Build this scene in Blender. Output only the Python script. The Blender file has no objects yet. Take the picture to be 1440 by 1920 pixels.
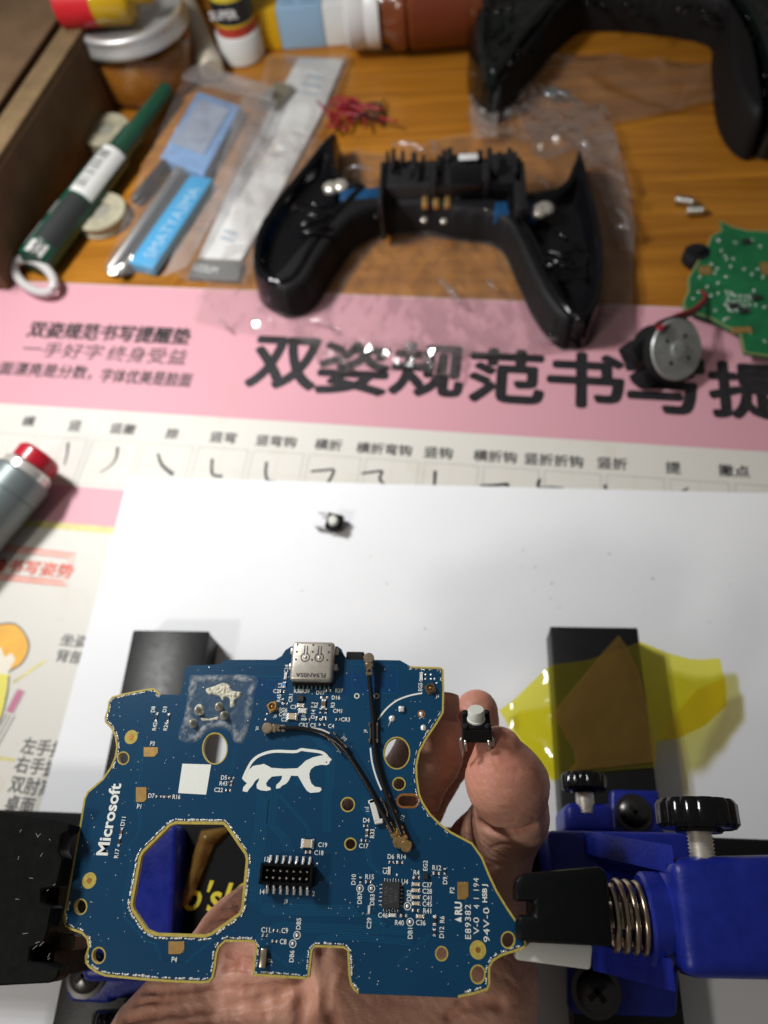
import bpy, bmesh, math, random
import numpy as np
from mathutils import Vector, Matrix, noise as mnoise
from mathutils.geometry import delaunay_2d_cdt
random.seed(7); rng = np.random.default_rng(7)
S = bpy.context.scene
COL = S.collection
pi = math.pi
mm = 0.001

# ------------------------------------------------------------ camera, solved from the vanishing points
F = 1400.0; CAMH = 0.255
_d = np.array([130, 730, 1400.0]); _d /= np.linalg.norm(_d)
_Y = np.array([130, -2708.0, 1400.0]); _Y -= _d * (_Y @ _d); _Y /= np.linalg.norm(_Y)
_Z = -_d; _X = np.cross(_Y, _Z)
RW = np.stack([_X, _Y, _Z], 1)                      # world -> camera (x right, y down, z forward)
cam = bpy.data.cameras.new('camera'); camo = bpy.data.objects.new('camera', cam); COL.objects.link(camo)
r_, u_, b_ = RW.T @ np.array([1, 0, 0]), RW.T @ np.array([0, -1, 0]), RW.T @ np.array([0, 0, -1])
camo.matrix_world = Matrix(((r_[0], u_[0], b_[0], 0), (r_[1], u_[1], b_[1], 0), (r_[2], u_[2], b_[2], CAMH), (0, 0, 0, 1)))
cam.sensor_width = 36; cam.lens = F / 1920 * 36
cam.clip_start = 0.005; cam.clip_end = 20
cam.dof.use_dof = True; cam.dof.focus_distance = 0.157; cam.dof.aperture_fstop = 12.5
S.camera = camo
# ------------------------------------------------------------ room light
w = bpy.data.worlds.new('World'); S.world = w; w.use_nodes = True
bg = w.node_tree.nodes['Background']; bg.inputs[0].default_value = (1.0, 0.93, 0.85, 1); bg.inputs[1].default_value = 0.115
def led(loc, target, size, power, col, spread=pi):
    l = bpy.data.lights.new('desk_lamp_led', 'AREA'); l.shape = 'DISK'; l.size = size; l.energy = power; l.color = col; l.spread = spread
    o = bpy.data.objects.new('desk_lamp_led', l); COL.objects.link(o); o.location = loc
    o.rotation_euler = (Vector(target) - Vector(loc)).to_track_quat('-Z', 'Y').to_euler(); return o
LAMP = Vector((-0.255, 0.235, 0.30))
for i in range(2):
    for j in range(4):
        led(LAMP + Vector((0.0 + 0.012 * i, (j - 1.5) * 0.022 , 0.028 * i)), (-0.055, 0.20, 0.0), 0.016, 0.106, (1.0, 0.99, 0.975), math.radians(124))
led(Vector((-0.36, -0.24, 0.44)), (-0.08, 0.05, 0), 0.07, 0.40, (1.0, 0.94, 0.86), math.radians(120))
S.view_settings.view_transform = 'Standard'; S.view_settings.look = 'None'
S.view_settings.exposure = 0.0; S.view_settings.gamma = 1.0; S.view_settings.use_curve_mapping = False
S.cycles.max_bounces = 8; S.cycles.transparent_max_bounces = 12; S.cycles.caustics_reflective = False; S.cycles.caustics_refractive = False
S.cycles.use_denoising = True

# ------------------------------------------------------------ helpers
def P(px, py, z=0.0):
    r = RW.T @ np.array([px - 720, py - 960, F]); t = (z - CAMH) / r[2]
    return Vector((r[0] * t, r[1] * t, z))
def depth(p):
    return float((RW @ (np.array(p) - [0, 0, CAMH]))[2])
def PL(pts, z=0.0): return [P(x, y, z) for x, y in pts]

def nn(m): return m.node_tree.nodes, m.node_tree.links
def mat(name, col, rough=0.5, metal=0.0, var=0.0, vscale=200.0, bump=0.0, bscale=600.0, spec=0.5, coat=0.0, rvar=0.0, col2=None, sss=0.0, trans=0.0, alpha=1.0, ior=1.45, detail=4.0):
    m = bpy.data.materials.new(name); m.use_nodes = True; N, L = nn(m); b = N['Principled BSDF']
    b.inputs['Base Color'].default_value = (*col, 1); b.inputs['Roughness'].default_value = rough; b.inputs['Metallic'].default_value = metal
    b.inputs['Specular IOR Level'].default_value = spec; b.inputs['IOR'].default_value = ior
    if coat: b.inputs['Coat Weight'].default_value = coat; b.inputs['Coat Roughness'].default_value = 0.12
    if trans: b.inputs['Transmission Weight'].default_value = trans
    if alpha < 1: b.inputs['Alpha'].default_value = alpha
    if sss:
        b.inputs['Subsurface Weight'].default_value = sss; b.inputs['Subsurface Radius'].default_value = (1.0, 0.35, 0.18); b.inputs['Subsurface Scale'].default_value = 0.0025
    if var or bump or rvar:
        tc = N.new('ShaderNodeTexCoord')
        if var or rvar:
            n = N.new('ShaderNodeTexNoise'); n.inputs['Scale'].default_value = vscale; n.inputs['Detail'].default_value = detail; n.inputs['Roughness'].default_value = 0.6
            L.new(tc.outputs['Object'], n.inputs['Vector'])
        if var:
            cr = N.new('ShaderNodeMix'); cr.data_type = 'RGBA'
            c2 = col2 if col2 else tuple(min(1, c * (1 + var)) for c in col); c1 = col if col2 else tuple(c * (1 - var) for c in col)
            cr.inputs['A'].default_value = (*c1, 1); cr.inputs['B'].default_value = (*c2, 1)
            mr = N.new('ShaderNodeMapRange'); mr.inputs['From Min'].default_value = 0.3; mr.inputs['From Max'].default_value = 0.7
            L.new(n.outputs['Fac'], mr.inputs['Value']); L.new(mr.outputs[0], cr.inputs['Factor']); L.new(cr.outputs['Result'], b.inputs['Base Color'])
        if rvar:
            mr = N.new('ShaderNodeMapRange'); mr.inputs['To Min'].default_value = max(0.02, rough - rvar); mr.inputs['To Max'].default_value = min(1, rough + rvar)
            L.new(n.outputs['Fac'], mr.inputs['Value']); L.new(mr.outputs[0], b.inputs['Roughness'])
        if bump:
            n2 = N.new('ShaderNodeTexNoise'); n2.inputs['Scale'].default_value = bscale; n2.inputs['Detail'].default_value = 5
            L.new(tc.outputs['Object'], n2.inputs['Vector'])
            bp = N.new('ShaderNodeBump'); bp.inputs['Strength'].default_value = 1.0; bp.inputs['Distance'].default_value = bump
            L.new(n2.outputs['Fac'], bp.inputs['Height']); L.new(bp.outputs[0], b.inputs['Normal'])
    return m

WM = {}                                             # world matrix of every object made here
def link(name, data, parent=None, M=None):
    o = bpy.data.objects.new(name, data); COL.objects.link(o)
    M = M or Matrix.Identity(4); WM[o] = M
    o.matrix_basis = M
    if parent is not None:
        o.parent = parent; o.matrix_parent_inverse = WM[parent].inverted()
    return o
def tag(o, label=None, cat=None, group=None, kind=None):
    if label: o['label'] = label
    if cat: o['category'] = cat
    if group: o['group'] = group
    if kind: o['kind'] = kind
    return o
def thing(name, loc, label, cat, group=None):
    return tag(link(name, None, None, Matrix.Translation(loc)), label, cat, group)
def mk(name, bm, mats, parent=None, smooth=False, M=None, angle=None):
    me = bpy.data.meshes.new(name); bmesh.ops.recalc_face_normals(bm, faces=bm.faces); bm.to_mesh(me); bm.free()
    for m in (mats if isinstance(mats, (list, tuple)) else [mats]): me.materials.append(m)
    if smooth or angle:
        me.polygons.foreach_set('use_smooth', [True] * len(me.polygons))
        if angle: me.set_sharp_from_angle(angle=math.radians(angle))
    return link(name, me, parent, M)
def mkd(name, verts, faces, mats, parent=None, smooth=False, M=None, angle=None):
    bm = bmesh.new(); vs = [bm.verts.new(v) for v in verts]
    for f in faces:
        try: bm.faces.new([vs[i] for i in f])
        except ValueError: pass
    return mk(name, bm, mats, parent, smooth, M, angle)
def box(bm, c, s, bev=0.0, rot=None, seg=2, mi=0):
    M = Matrix.Translation(c) @ (rot.to_4x4() if rot else Matrix.Identity(4)) @ Matrix.Diagonal((*s, 1))
    g = bmesh.ops.create_cube(bm, size=1, matrix=M); vs = g['verts']
    es = list({e for v in vs for e in v.link_edges}); fs = list({f for v in vs for f in v.link_faces})
    for f in fs: f.material_index = mi
    if bev: 
        r = bmesh.ops.bevel(bm, geom=es, offset=bev, segments=seg, profile=0.5, affect='EDGES')
        for f in r['faces']: f.material_index = mi
def prism(bm, pts, z0, z1, bev=0.0, seg=2, mi=0):
    vs = [bm.verts.new((p[0], p[1], z0)) for p in pts]; f = bm.faces.new(vs); 
    r = bmesh.ops.extrude_face_region(bm, geom=[f]); nv = [e for e in r['geom'] if isinstance(e, bmesh.types.BMVert)]
    for v in nv: v.co.z = z1
    fs = {ff for v in vs + nv for ff in v.link_faces}
    for ff in fs: ff.material_index = mi
    if bev:
        es = list({e for v in nv for e in v.link_edges})
        r = bmesh.ops.bevel(bm, geom=es, offset=bev, segments=seg, profile=0.5, affect='EDGES')
        for ff in r['faces']: ff.material_index = mi
def catmull(pts, n=8, closed=False):
    p = [Vector(q) for q in pts]; out = []; m = len(p); rngs = m if closed else m - 1
    for i in range(rngs):
        if closed: a, b, c, e = p[(i - 1) % m], p[i], p[(i + 1) % m], p[(i + 2) % m]
        else: a, b, c, e = p[max(i - 1, 0)], p[i], p[i + 1], p[min(i + 2, m - 1)]
        for k in range(n):
            t = k / n
            out.append(0.5 * ((2 * b) + (c - a) * t + (2 * a - 5 * b + 4 * c - e) * t * t + (3 * b - a - 3 * c + e) * t ** 3))
    if not closed: out.append(p[-1].copy())
    return out
def tube(bm, pts, r, n=8, cap=True, mi=0):
    p = [Vector(q) for q in pts]; R = r if isinstance(r, (list, tuple)) else [r] * len(p)
    rings = []; ref = None
    for i, q in enumerate(p):
        t = (p[min(i + 1, len(p) - 1)] - p[max(i - 1, 0)]).normalized()
        if ref is None: ref = t.orthogonal().normalized()
        ref = (ref - t * ref.dot(t)).normalized(); s = t.cross(ref)
        rings.append([bm.verts.new(q + (ref * math.cos(a) + s * math.sin(a)) * R[i]) for a in (2 * pi * k / n for k in range(n))])
    for a, b in zip(rings, rings[1:]):
        for k in range(n):
            f = bm.faces.new((a[k], a[(k + 1) % n], b[(k + 1) % n], b[k])); f.material_index = mi
    if cap:
        for g in (rings[0], rings[-1]):
            f = bm.faces.new(g); f.material_index = mi
def lathe(bm, prof, M=None, n=40, mi=0, mis=None):
    """profile of (radius, height) spun about z, then moved by M"""
    M = M or Matrix.Identity(4); rings = []
    for r, z in prof:
        if r < 1e-7: rings.append([bm.verts.new(M @ Vector((0, 0, z)))])
        else: rings.append([bm.verts.new(M @ Vector((r * math.cos(2 * pi * k / n), r * math.sin(2 * pi * k / n), z))) for k in range(n)])
    for i, (a, b) in enumerate(zip(rings, rings[1:])):
        for k in range(n):
            l = (k + 1) % n
            if len(a) == 1 and len(b) == 1: continue
            if len(a) == 1: f = bm.faces.new((a[0], b[l], b[k]))
            elif len(b) == 1: f = bm.faces.new((a[k], a[l], b[0]))
            else: f = bm.faces.new((a[k], a[l], b[l], b[k]))
            f.material_index = mis[i] if mis else mi
def axisM(a, b, up=(0, 0, 1)):
    """frame at a whose z runs to b"""
    a, b = Vector(a), Vector(b); z = (b - a).normalized(); x = Vector(up).cross(z)
    if x.length < 1e-4: x = Vector((1, 0, 0))
    x.normalize(); y = z.cross(x)
    return Matrix(((x.x, y.x, z.x, a.x), (x.y, y.y, z.y, a.y), (x.z, y.z, z.z, a.z), (0, 0, 0, 1)))
def frameM(o, x, y):
    x = Vector(x).normalized(); z = x.cross(Vector(y)).normalized(); y = z.cross(x)
    return Matrix(((x.x, y.x, z.x, o[0]), (x.y, y.y, z.y, o[1]), (x.z, y.z, z.z, o[2]), (0, 0, 0, 1)))
_tc = {}
def text_geo(s, bold=0.0, shear=0.0, spacing=1.0):
    k = (s, bold, shear, spacing)
    if k in _tc: return _tc[k]
    cu = bpy.data.curves.new('t', 'FONT'); cu.body = s; cu.size = 1.0; cu.offset = bold; cu.shear = shear; cu.space_character = spacing
    cu.resolution_u = 3; cu.align_x = 'LEFT'
    o = bpy.data.objects.new('t', cu); COL.objects.link(o)
    me = bpy.data.meshes.new_from_object(o)
    v = [tuple(x.co) for x in me.vertices]; f = [tuple(p.vertices) for p in me.polygons]
    bpy.data.objects.remove(o); bpy.data.curves.remove(cu); bpy.data.meshes.remove(me)
    a = np.array(v)
    if len(a):
        lo, hi = a[:, :2].min(0), a[:, :2].max(0); a[:, :2] -= (lo + hi) / 2; wh = hi - lo
    else: wh = np.array([1, 1])
    _tc[k] = (a, f, wh); return _tc[k]
def text(name, s, M, m, parent, height=None, width=None, bold=0.0, shear=0.0, spacing=1.0, asp=1.0, fat=0.0):
    """flat lettering centred on M's origin in its xy plane; height = glyph box height"""
    a, f, wh = text_geo(s, bold, shear, spacing)
    k = height / wh[1] if height else width / wh[0]
    ky = k
    kx = (width / wh[0]) if (height and width) else k * asp
    offs = [(0, 0)]
    if fat: offs = [(0, 0)] + [(fat * math.cos(t), fat * math.sin(t)) for t in (pi * k / 4 for k in range(8))]
    vs, fs = [], []
    for i, (ox, oy) in enumerate(offs):
        n0 = len(vs); vs += [M @ Vector((p[0] * kx + ox, p[1] * ky + oy, i * 2e-6)) for p in a]; fs += [tuple(n0 + q for q in t) for t in f]
    me = bpy.data.meshes.new(name); me.from_pydata([tuple(v) for v in vs], [], fs); me.materials.append(m)
    return link(name, me, parent)
def poly(name, pts, z, m, parent, M=None):
    """flat n-gon sheet (print) triangulated"""
    bm = bmesh.new(); vs = [bm.verts.new((p[0], p[1], z if len(p) < 3 or z is not None else p[2])) for p in pts]
    f = bm.faces.new(vs); bmesh.ops.triangulate(bm, faces=[f])
    if f.is_valid and f.normal.z < 0: pass
    return mk(name, bm, m, parent)
def ribbon(bm, pts, wd, z, closed=False, mi=0):
    p = [Vector((q[0], q[1], 0)) for q in pts]; n = len(p); L = []; 
    for i in range(n):
        a = p[(i - 1) % n] if closed or i else p[i]; b = p[(i + 1) % n] if closed or i < n - 1 else p[i]
        t = (b - a).normalized(); s = Vector((-t.y, t.x, 0)); L.append((p[i] - s * wd / 2, p[i] + s * wd / 2))
    vs = [(bm.verts.new((a.x, a.y, z)), bm.verts.new((b.x, b.y, z))) for a, b in L]
    for i in range(n if closed else n - 1):
        a, b = vs[i], vs[(i + 1) % n]; f = bm.faces.new((a[0], b[0], b[1], a[1])); f.material_index = mi
def inside(pt, pg):
    x, y = pt[0], pt[1]; r = False; j = len(pg) - 1
    for i in range(len(pg)):
        if (pg[i][1] > y) != (pg[j][1] > y) and x < (pg[j][0] - pg[i][0]) * (y - pg[i][1]) / (pg[j][1] - pg[i][1] + 1e-15) + pg[i][0]: r = not r
        j = i
    return r
def pdist(q, pg):
    """distance of points q (n,2) to the closed polygon pg"""
    a = np.array([(p[0], p[1]) for p in pg]); b = np.roll(a, -1, 0); best = np.full(len(q), 1e9)
    for s, e in zip(a, b):
        d = e - s; t = np.clip(((q - s) @ d) / (d @ d + 1e-18), 0, 1); best = np.minimum(best, np.linalg.norm(q - s - t[:, None] * d, axis=1))
    return best
def puff(pg, step, fn):
    """mesh over polygon pg (xy); fn(x,y,dist) -> z ; returns verts, faces"""
    pg = [Vector((p[0], p[1])) for p in pg]; dense = []
    for i in range(len(pg)):
        a, b = pg[i], pg[(i + 1) % len(pg)]; n = max(1, int((b - a).length / step))
        dense += [a.lerp(b, k / n) for k in range(n)]
    xs = [p.x for p in dense]; ys = [p.y for p in dense]
    pts = []
    for i in range(int((max(xs) - min(xs)) / step) + 1):
        for j in range(int((max(ys) - min(ys)) / step) + 1):
            pts.append((min(xs) + (i + 0.5 * (j % 2)) * step, min(ys) + j * step))
    q = np.array(pts); d = pdist(q, dense)
    ins = [Vector(p) for p, dd in zip(pts, d) if dd > step * 0.5 and inside(p, dense)]
    nb = len(dense); al = dense + ins
    r = delaunay_2d_cdt(al, [(i, (i + 1) % nb) for i in range(nb)], [], 1, 1e-9)
    vv = r[0]; dd = pdist(np.array([(v.x, v.y) for v in vv]), dense)
    return [(v.x, v.y, fn(v.x, v.y, e)) for v, e in zip(vv, dd)], [tuple(f) for f in r[2]]
def ns(x, y, z=0.0, s=1.0): return mnoise.noise(Vector((x * s, y * s, z * s)))
def fb(x, y, z=0.0, s=1.0, o=4): return mnoise.fractal(Vector((x * s, y * s, z * s)), 1.0, 2.0, o)

# ------------------------------------------------------------ materials
def wood_mat():
    m = mat('varnished_wood', (0.4, 0.17, 0.03), 0.32, spec=0.4); N, L = nn(m); b = N['Principled BSDF']
    tc = N.new('ShaderNodeTexCoord'); mp = N.new('ShaderNodeMapping'); mp.inputs['Scale'].default_value = (4, 60, 30); L.new(tc.outputs['Object'], mp.inputs[0])
    oi = N.new('ShaderNodeObjectInfo'); ad = N.new('ShaderNodeVectorMath'); ad.operation = 'ADD'; mu = N.new('ShaderNodeMath'); mu.operation = 'MULTIPLY'; mu.inputs[1].default_value = 37.0
    L.new(oi.outputs['Random'], mu.inputs[0]); L.new(mp.outputs[0], ad.inputs[0]); L.new(mu.outputs[0], ad.inputs[1])
    n = N.new('ShaderNodeTexNoise'); n.inputs['Scale'].default_value = 1.6; n.inputs['Detail'].default_value = 8; n.inputs['Roughness'].default_value = 0.6; n.inputs['Distortion'].default_value = 0.8; L.new(ad.outputs[0], n.inputs['Vector'])
    cr = N.new('ShaderNodeValToRGB'); e = cr.color_ramp.elements; e[0].position = 0.28; e[0].color = (0.30, 0.105, 0.010, 1); e[1].position = 0.72; e[1].color = (0.62, 0.26, 0.028, 1); L.new(n.outputs['Fac'], cr.inputs[0])
    hs = N.new('ShaderNodeHueSaturation'); mr = N.new('ShaderNodeMapRange'); mr.inputs['To Min'].default_value = 0.72; mr.inputs['To Max'].default_value = 1.12
    L.new(oi.outputs['Random'], mr.inputs['Value']); L.new(mr.outputs[0], hs.inputs['Value']); L.new(cr.outputs[0], hs.inputs['Color']); L.new(hs.outputs[0], b.inputs['Base Color'])
    bp = N.new('ShaderNodeBump'); bp.inputs['Distance'].default_value = 0.00012; bp.inputs['Strength'].default_value = 0.6; L.new(n.outputs['Fac'], bp.inputs['Height']); L.new(bp.outputs[0], b.inputs['Normal'])
    return m
def print_mat(name, col, stain=(0.45, 0.36, 0.2), amt=0.5, rough=0.45):
    """printed plastic sheet with old brownish stains and dirt"""
    m = mat(name, col, rough, spec=0.35); N, L = nn(m); b = N['Principled BSDF']; tc = N.new('ShaderNodeTexCoord')
    n = N.new('ShaderNodeTexNoise'); n.inputs['Scale'].default_value = 45; n.inputs['Detail'].default_value = 5; n.inputs['Roughness'].default_value = 0.55; L.new(tc.outputs['Object'], n.inputs['Vector'])
    mr = N.new('ShaderNodeMapRange'); mr.inputs['From Min'].default_value = 0.58; mr.inputs['From Max'].default_value = 0.78; mr.inputs['To Max'].default_value = amt; L.new(n.outputs['Fac'], mr.inputs['Value'])
    v = N.new('ShaderNodeTexNoise'); v.inputs['Scale'].default_value = 170; v.inputs['Detail'].default_value = 2; L.new(tc.outputs['Object'], v.inputs['Vector'])
    m2 = N.new('ShaderNodeMapRange'); m2.inputs['From Min'].default_value = 0.70; m2.inputs['From Max'].default_value = 0.80; m2.inputs['To Max'].default_value = amt; L.new(v.outputs['Fac'], m2.inputs['Value'])
    ad = N.new('ShaderNodeMath'); ad.operation = 'ADD'; ad.use_clamp = True; L.new(mr.outputs[0], ad.inputs[0]); L.new(m2.outputs[0], ad.inputs[1])
    x = N.new('ShaderNodeMix'); x.data_type = 'RGBA'; x.inputs['A'].default_value = (*col, 1); x.inputs['B'].default_value = (*[c * 0.5 + s * 0.5 for c, s in zip(col, stain)], 1)
    L.new(ad.outputs[0], x.inputs['Factor']); L.new(x.outputs['Result'], b.inputs['Base Color'])
    return m
def film_mat(name, tint=(1, 1, 1), haze=0.06, gloss=0.9, rough=0.07, ior=1.5, hazecol=(0.9, 0.9, 0.9)):
    """thin clear film: lets light straight through, with a fresnel mirror on top and a little milky scatter"""
    m = bpy.data.materials.new(name); m.use_nodes = True; N, L = nn(m); N.remove(N['Principled BSDF']); out = N['Material Output']
    t = N.new('ShaderNodeBsdfTransparent'); t.inputs[0].default_value = (*tint, 1)
    g = N.new('ShaderNodeBsdfGlossy'); g.inputs['Roughness'].default_value = rough; g.inputs['Color'].default_value = (gloss, gloss, gloss, 1)
    df = N.new('ShaderNodeBsdfTranslucent'); df.inputs[0].default_value = (*hazecol, 1); d2 = N.new('ShaderNodeBsdfDiffuse'); d2.inputs[0].default_value = (*hazecol, 1)
    mh = N.new('ShaderNodeMixShader'); mh.inputs[0].default_value = 0.5; L.new(df.outputs[0], mh.inputs[1]); L.new(d2.outputs[0], mh.inputs[2])
    m1 = N.new('ShaderNodeMixShader'); m1.inputs[0].default_value = haze; L.new(t.outputs[0], m1.inputs[1]); L.new(mh.outputs[0], m1.inputs[2])
    fr = N.new('ShaderNodeFresnel'); fr.inputs[0].default_value = ior
    cl = N.new('ShaderNodeMath'); cl.operation = 'MINIMUM'; cl.inputs[1].default_value = 0.35; L.new(fr.outputs[0], cl.inputs[0])
    m2 = N.new('ShaderNodeMixShader'); L.new(cl.outputs[0], m2.inputs[0]); L.new(m1.outputs[0], m2.inputs[1]); L.new(g.outputs[0], m2.inputs[2]); L.new(m2.outputs[0], out.inputs[0])
    return m
def skin_mat():
    m = mat('skin', (0.52, 0.285, 0.19), 0.47, spec=0.40, sss=0.22); N, L = nn(m); b = N['Principled BSDF']; tc = N.new('ShaderNodeTexCoord')
    n = N.new('ShaderNodeTexNoise'); n.inputs['Scale'].default_value = 90; n.inputs['Detail'].default_value = 5; L.new(tc.outputs['Object'], n.inputs['Vector'])
    cr = N.new('ShaderNodeValToRGB'); e = cr.color_ramp.elements; e[0].position = 0.3; e[0].color = (0.50, 0.265, 0.18, 1); e[1].position = 0.72; e[1].color = (0.66, 0.43, 0.315, 1); L.new(n.outputs['Fac'], cr.inputs[0]); tp = N.new('ShaderNodeAttribute'); tp.attribute_name = 'flush'; tm = N.new('ShaderNodeMix'); tm.data_type = 'RGBA'; tm.inputs['B'].default_value = (0.54, 0.225, 0.16, 1); L.new(tp.outputs['Fac'], tm.inputs['Factor']); L.new(cr.outputs[0], tm.inputs['A']); L.new(tm.outputs['Result'], b.inputs['Base Color'])
    v = N.new('ShaderNodeTexVoronoi'); v.feature = 'DISTANCE_TO_EDGE'; v.inputs['Scale'].default_value = 900
    mp = N.new('ShaderNodeMapping'); mp.inputs['Scale'].default_value = (0.55, 1.0, 1.0); mp.inputs['Rotation'].default_value = (0, 0, 0.5); L.new(tc.outputs['Object'], mp.inputs[0])
    dn = N.new('ShaderNodeTexNoise'); dn.inputs['Scale'].default_value = 300; L.new(mp.outputs[0], dn.inputs['Vector']); mx = N.new('ShaderNodeMix'); mx.data_type = 'VECTOR'; mx.inputs['Factor'].default_value = 0.004
    L.new(mp.outputs[0], mx.inputs['A']); L.new(dn.outputs['Color'], mx.inputs['B']); L.new(mx.outputs['Result'], v.inputs['Vector'])
    w2 = N.new('ShaderNodeTexWave'); w2.inputs['Scale'].default_value = 210; w2.inputs['Distortion'].default_value = 9; w2.inputs['Detail'].default_value = 3; w2.inputs['Detail Scale'].default_value = 0.6; w2.bands_direction = 'DIAGONAL'; L.new(tc.outputs['Object'], w2.inputs['Vector'])
    n3 = N.new('ShaderNodeTexNoise'); n3.inputs['Scale'].default_value = 260; n3.inputs['Detail'].default_value = 6; L.new(mp.outputs[0], n3.inputs['Vector'])
    b1 = N.new('ShaderNodeBump'); b1.inputs['Distance'].default_value = 0.00030; b1.inputs['Strength'].default_value = 0.55; L.new(v.outputs['Distance'], b1.inputs['Height'])
    mrv = N.new('ShaderNodeMapRange'); mrv.inputs['From Max'].default_value = 0.12; L.new(v.outputs['Distance'], mrv.inputs['Value']); L.new(mrv.outputs[0], b1.inputs['Height'])
    b1.inputs['Distance'].default_value = 0.00004
    b2 = N.new('ShaderNodeBump'); b2.inputs['Distance'].default_value = 0.00004; L.new(w2.outputs['Fac'], b2.inputs['Height']); L.new(b1.outputs[0], b2.inputs['Normal'])
    b3 = N.new('ShaderNodeBump'); b3.inputs['Distance'].default_value = 0.00014; L.new(n3.outputs['Fac'], b3.inputs['Height']); L.new(b2.outputs[0], b3.inputs['Normal']); L.new(b3.outputs[0], b.inputs['Normal'])
    return m
M_wood = wood_mat()
M_pink = print_mat("pink_print", (0.62, 0.32, 0.375), (0.5, 0.3, 0.2), 0.35)
M_cream = print_mat('cream_sheet', (0.64, 0.625, 0.575), (0.45, 0.34, 0.16), 0.5)
M_ink = mat('black_ink', (0.018, 0.017, 0.02), 0.45, var=0.4, vscale=400)
M_inkg = mat('grey_ink', (0.10, 0.10, 0.10), 0.5, var=0.3)
M_gridl = mat('pale_grey_ink', (0.42, 0.42, 0.40), 0.5, var=0.2)
M_redink = mat('red_ink', (0.62, 0.10, 0.06), 0.5, var=0.4, vscale=500)
M_redpale = mat('pale_red_ink', (0.75, 0.38, 0.32), 0.5, var=0.2)
M_yelink = mat('yellow_ink', (0.62, 0.56, 0.22), 0.5, var=0.2)
M_paper = mat('white_paper', (0.80, 0.815, 0.84), 0.75, spec=0.2, var=0.012, vscale=40)
M_solder = mat('solder', (0.86, 0.86, 0.85), 0.26, 0.45, spec=0.8, bump=0.00010, bscale=2500)
M_gold = mat('gold_plating', (0.60, 0.37, 0.13), 0.36, 0.8, var=0.15, vscale=900)
M_copper = mat('copper_rim', (0.72, 0.30, 0.10), 0.35, 0.9, var=0.2, vscale=900)
M_fr4 = mat('bare_fibreglass', (0.46, 0.37, 0.075), 0.42, var=0.2, vscale=1500, spec=0.5)
M_silk = mat('white_silkscreen', (0.80, 0.83, 0.78), 0.55, var=0.05, vscale=2500)
M_blkplast = mat('black_plastic', (0.005, 0.0055, 0.006), 0.36, spec=0.12, rvar=0.12, vscale=700, bump=0.00003, bscale=2500)
M_blkmatte = mat('matte_black_plastic', (0.011, 0.011, 0.012), 0.62, spec=0.2, bump=0.00003, bscale=2500)
M_blkgloss = mat('gloss_black_plastic', (0.004, 0.004, 0.005), 0.12, spec=0.4)
M_steel = mat('brushed_steel', (0.68, 0.64, 0.57), 0.34, 0.72, var=0.12, vscale=700, bump=0.00002, bscale=1500)
M_bluepl = mat('blue_plastic', (0.009, 0.018, 0.21), 0.36, spec=0.35, var=0.16, rvar=0.16, vscale=260, bump=0.00006, bscale=1300)
M_skin = skin_mat()
# ============================================================ SETTING: desk of glued planks
desk = thing('desk', (0, 0.2, -0.02), 'orange varnished wooden desk top of glued planks', 'desk'); del desk['category']; desk['kind'] = 'structure'; 
seams = [-0.20, -0.09, 0.02, 0.115, 0.208, 0.312, 0.405, 0.52, 0.64, 0.76]
for a, b in zip(seams, seams[1:]):
    bm = bmesh.new(); cx_ = 0.0
    box(bm, (0, 0, -0.011), (1.5, b - a - 0.0003, 0.022), 0.0004, seg=1)
    mk('plank', bm, M_wood, desk, M=Matrix.Translation((0, (a + b) / 2, 0)))

# ============================================================ pink and cream writing mat (rotated about 5 degrees)
ma = math.radians(-5.0); MU = Vector((math.cos(ma), math.sin(ma), 0)); MV = Vector((-math.sin(ma), math.cos(ma), 0)); MO = Vector((-0.199, 0.186, 0))
MZ = 0.0006
def uv(px, py):
    p = P(px, py, MZ) - MO; return p.dot(MU), p.dot(MV)
def mw(u, v, dz=0.0): q = MO + MU * u + MV * v; return Vector((q.x, q.y, MZ + dz))
mat_o = thing('writing_mat', (0, 0.1, 0), 'pink and cream plastic writing mat printed with large black Chinese characters', 'desk mat')
def mslab(name, u0, u1, v0, v1, z0, z1, m, par=mat_o):
    bm = bmesh.new(); prism(bm, [mw(u0, v0), mw(u1, v0), mw(u1, v1), mw(u0, v1)], z0, z1); return mk(name, bm, m, par)
mslab('mat_sheet', -0.10, 0.50, -0.36, 0.0712, 0.0001, MZ, M_cream)
def mq(name, u0, u1, v0, v1, m, dz=0.00004):
    return mkd(name, [mw(u0, v0, dz), mw(u1, v0, dz), mw(u1, v1, dz), mw(u0, v1, dz)], [(0, 1, 2, 3)], m, mat_o)
mq('pink_band', -0.0995, 0.4995, 0.0, 0.0708, M_pink)
v_np0 = uv(150, 983)[1]; v_np1 = uv(165, 914)[1]
mq('pink_band', -0.0995, 0.4995, v_np0, v_np1, M_pink)
mq('yellow_line', -0.0995, 0.4995, v_np0 - 0.0030, v_np0, M_yelink)
def mtext(s, px, py, h, m=M_ink, bold=0.02, wd=None, dz=0.00008, name='printed_text', rot=0.0, asp=1.0):
    
    u, v = uv(px, py); return text(name, s, frameM(mw(u, v, dz), MU * math.cos(rot) + MV * math.sin(rot), MV * math.cos(rot) - MU * math.sin(rot)), m, mat_o, height=h, width=wd, asp=asp, fat=h * bold)
for s, x, y in (('双', 534, 680), ('姿', 664, 690), ('规', 802, 693), ('范', 950, 705), ('书', 1098, 712), ('写', 1248, 722), ('提', 1405, 732), ('醒', 1560, 745)):
    mtext(s, x, y, 0.0268, bold=0.042, wd=0.0296)
mtext('双姿规范书写提醒垫', 204, 624, 0.0093, bold=0.035, wd=0.0785)
mtext('一手好字', 118, 657, 0.0085, bold=0.006, wd=0.039); mtext('终身受益', 276, 666, 0.0088, bold=0.006, wd=0.0375)
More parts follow.
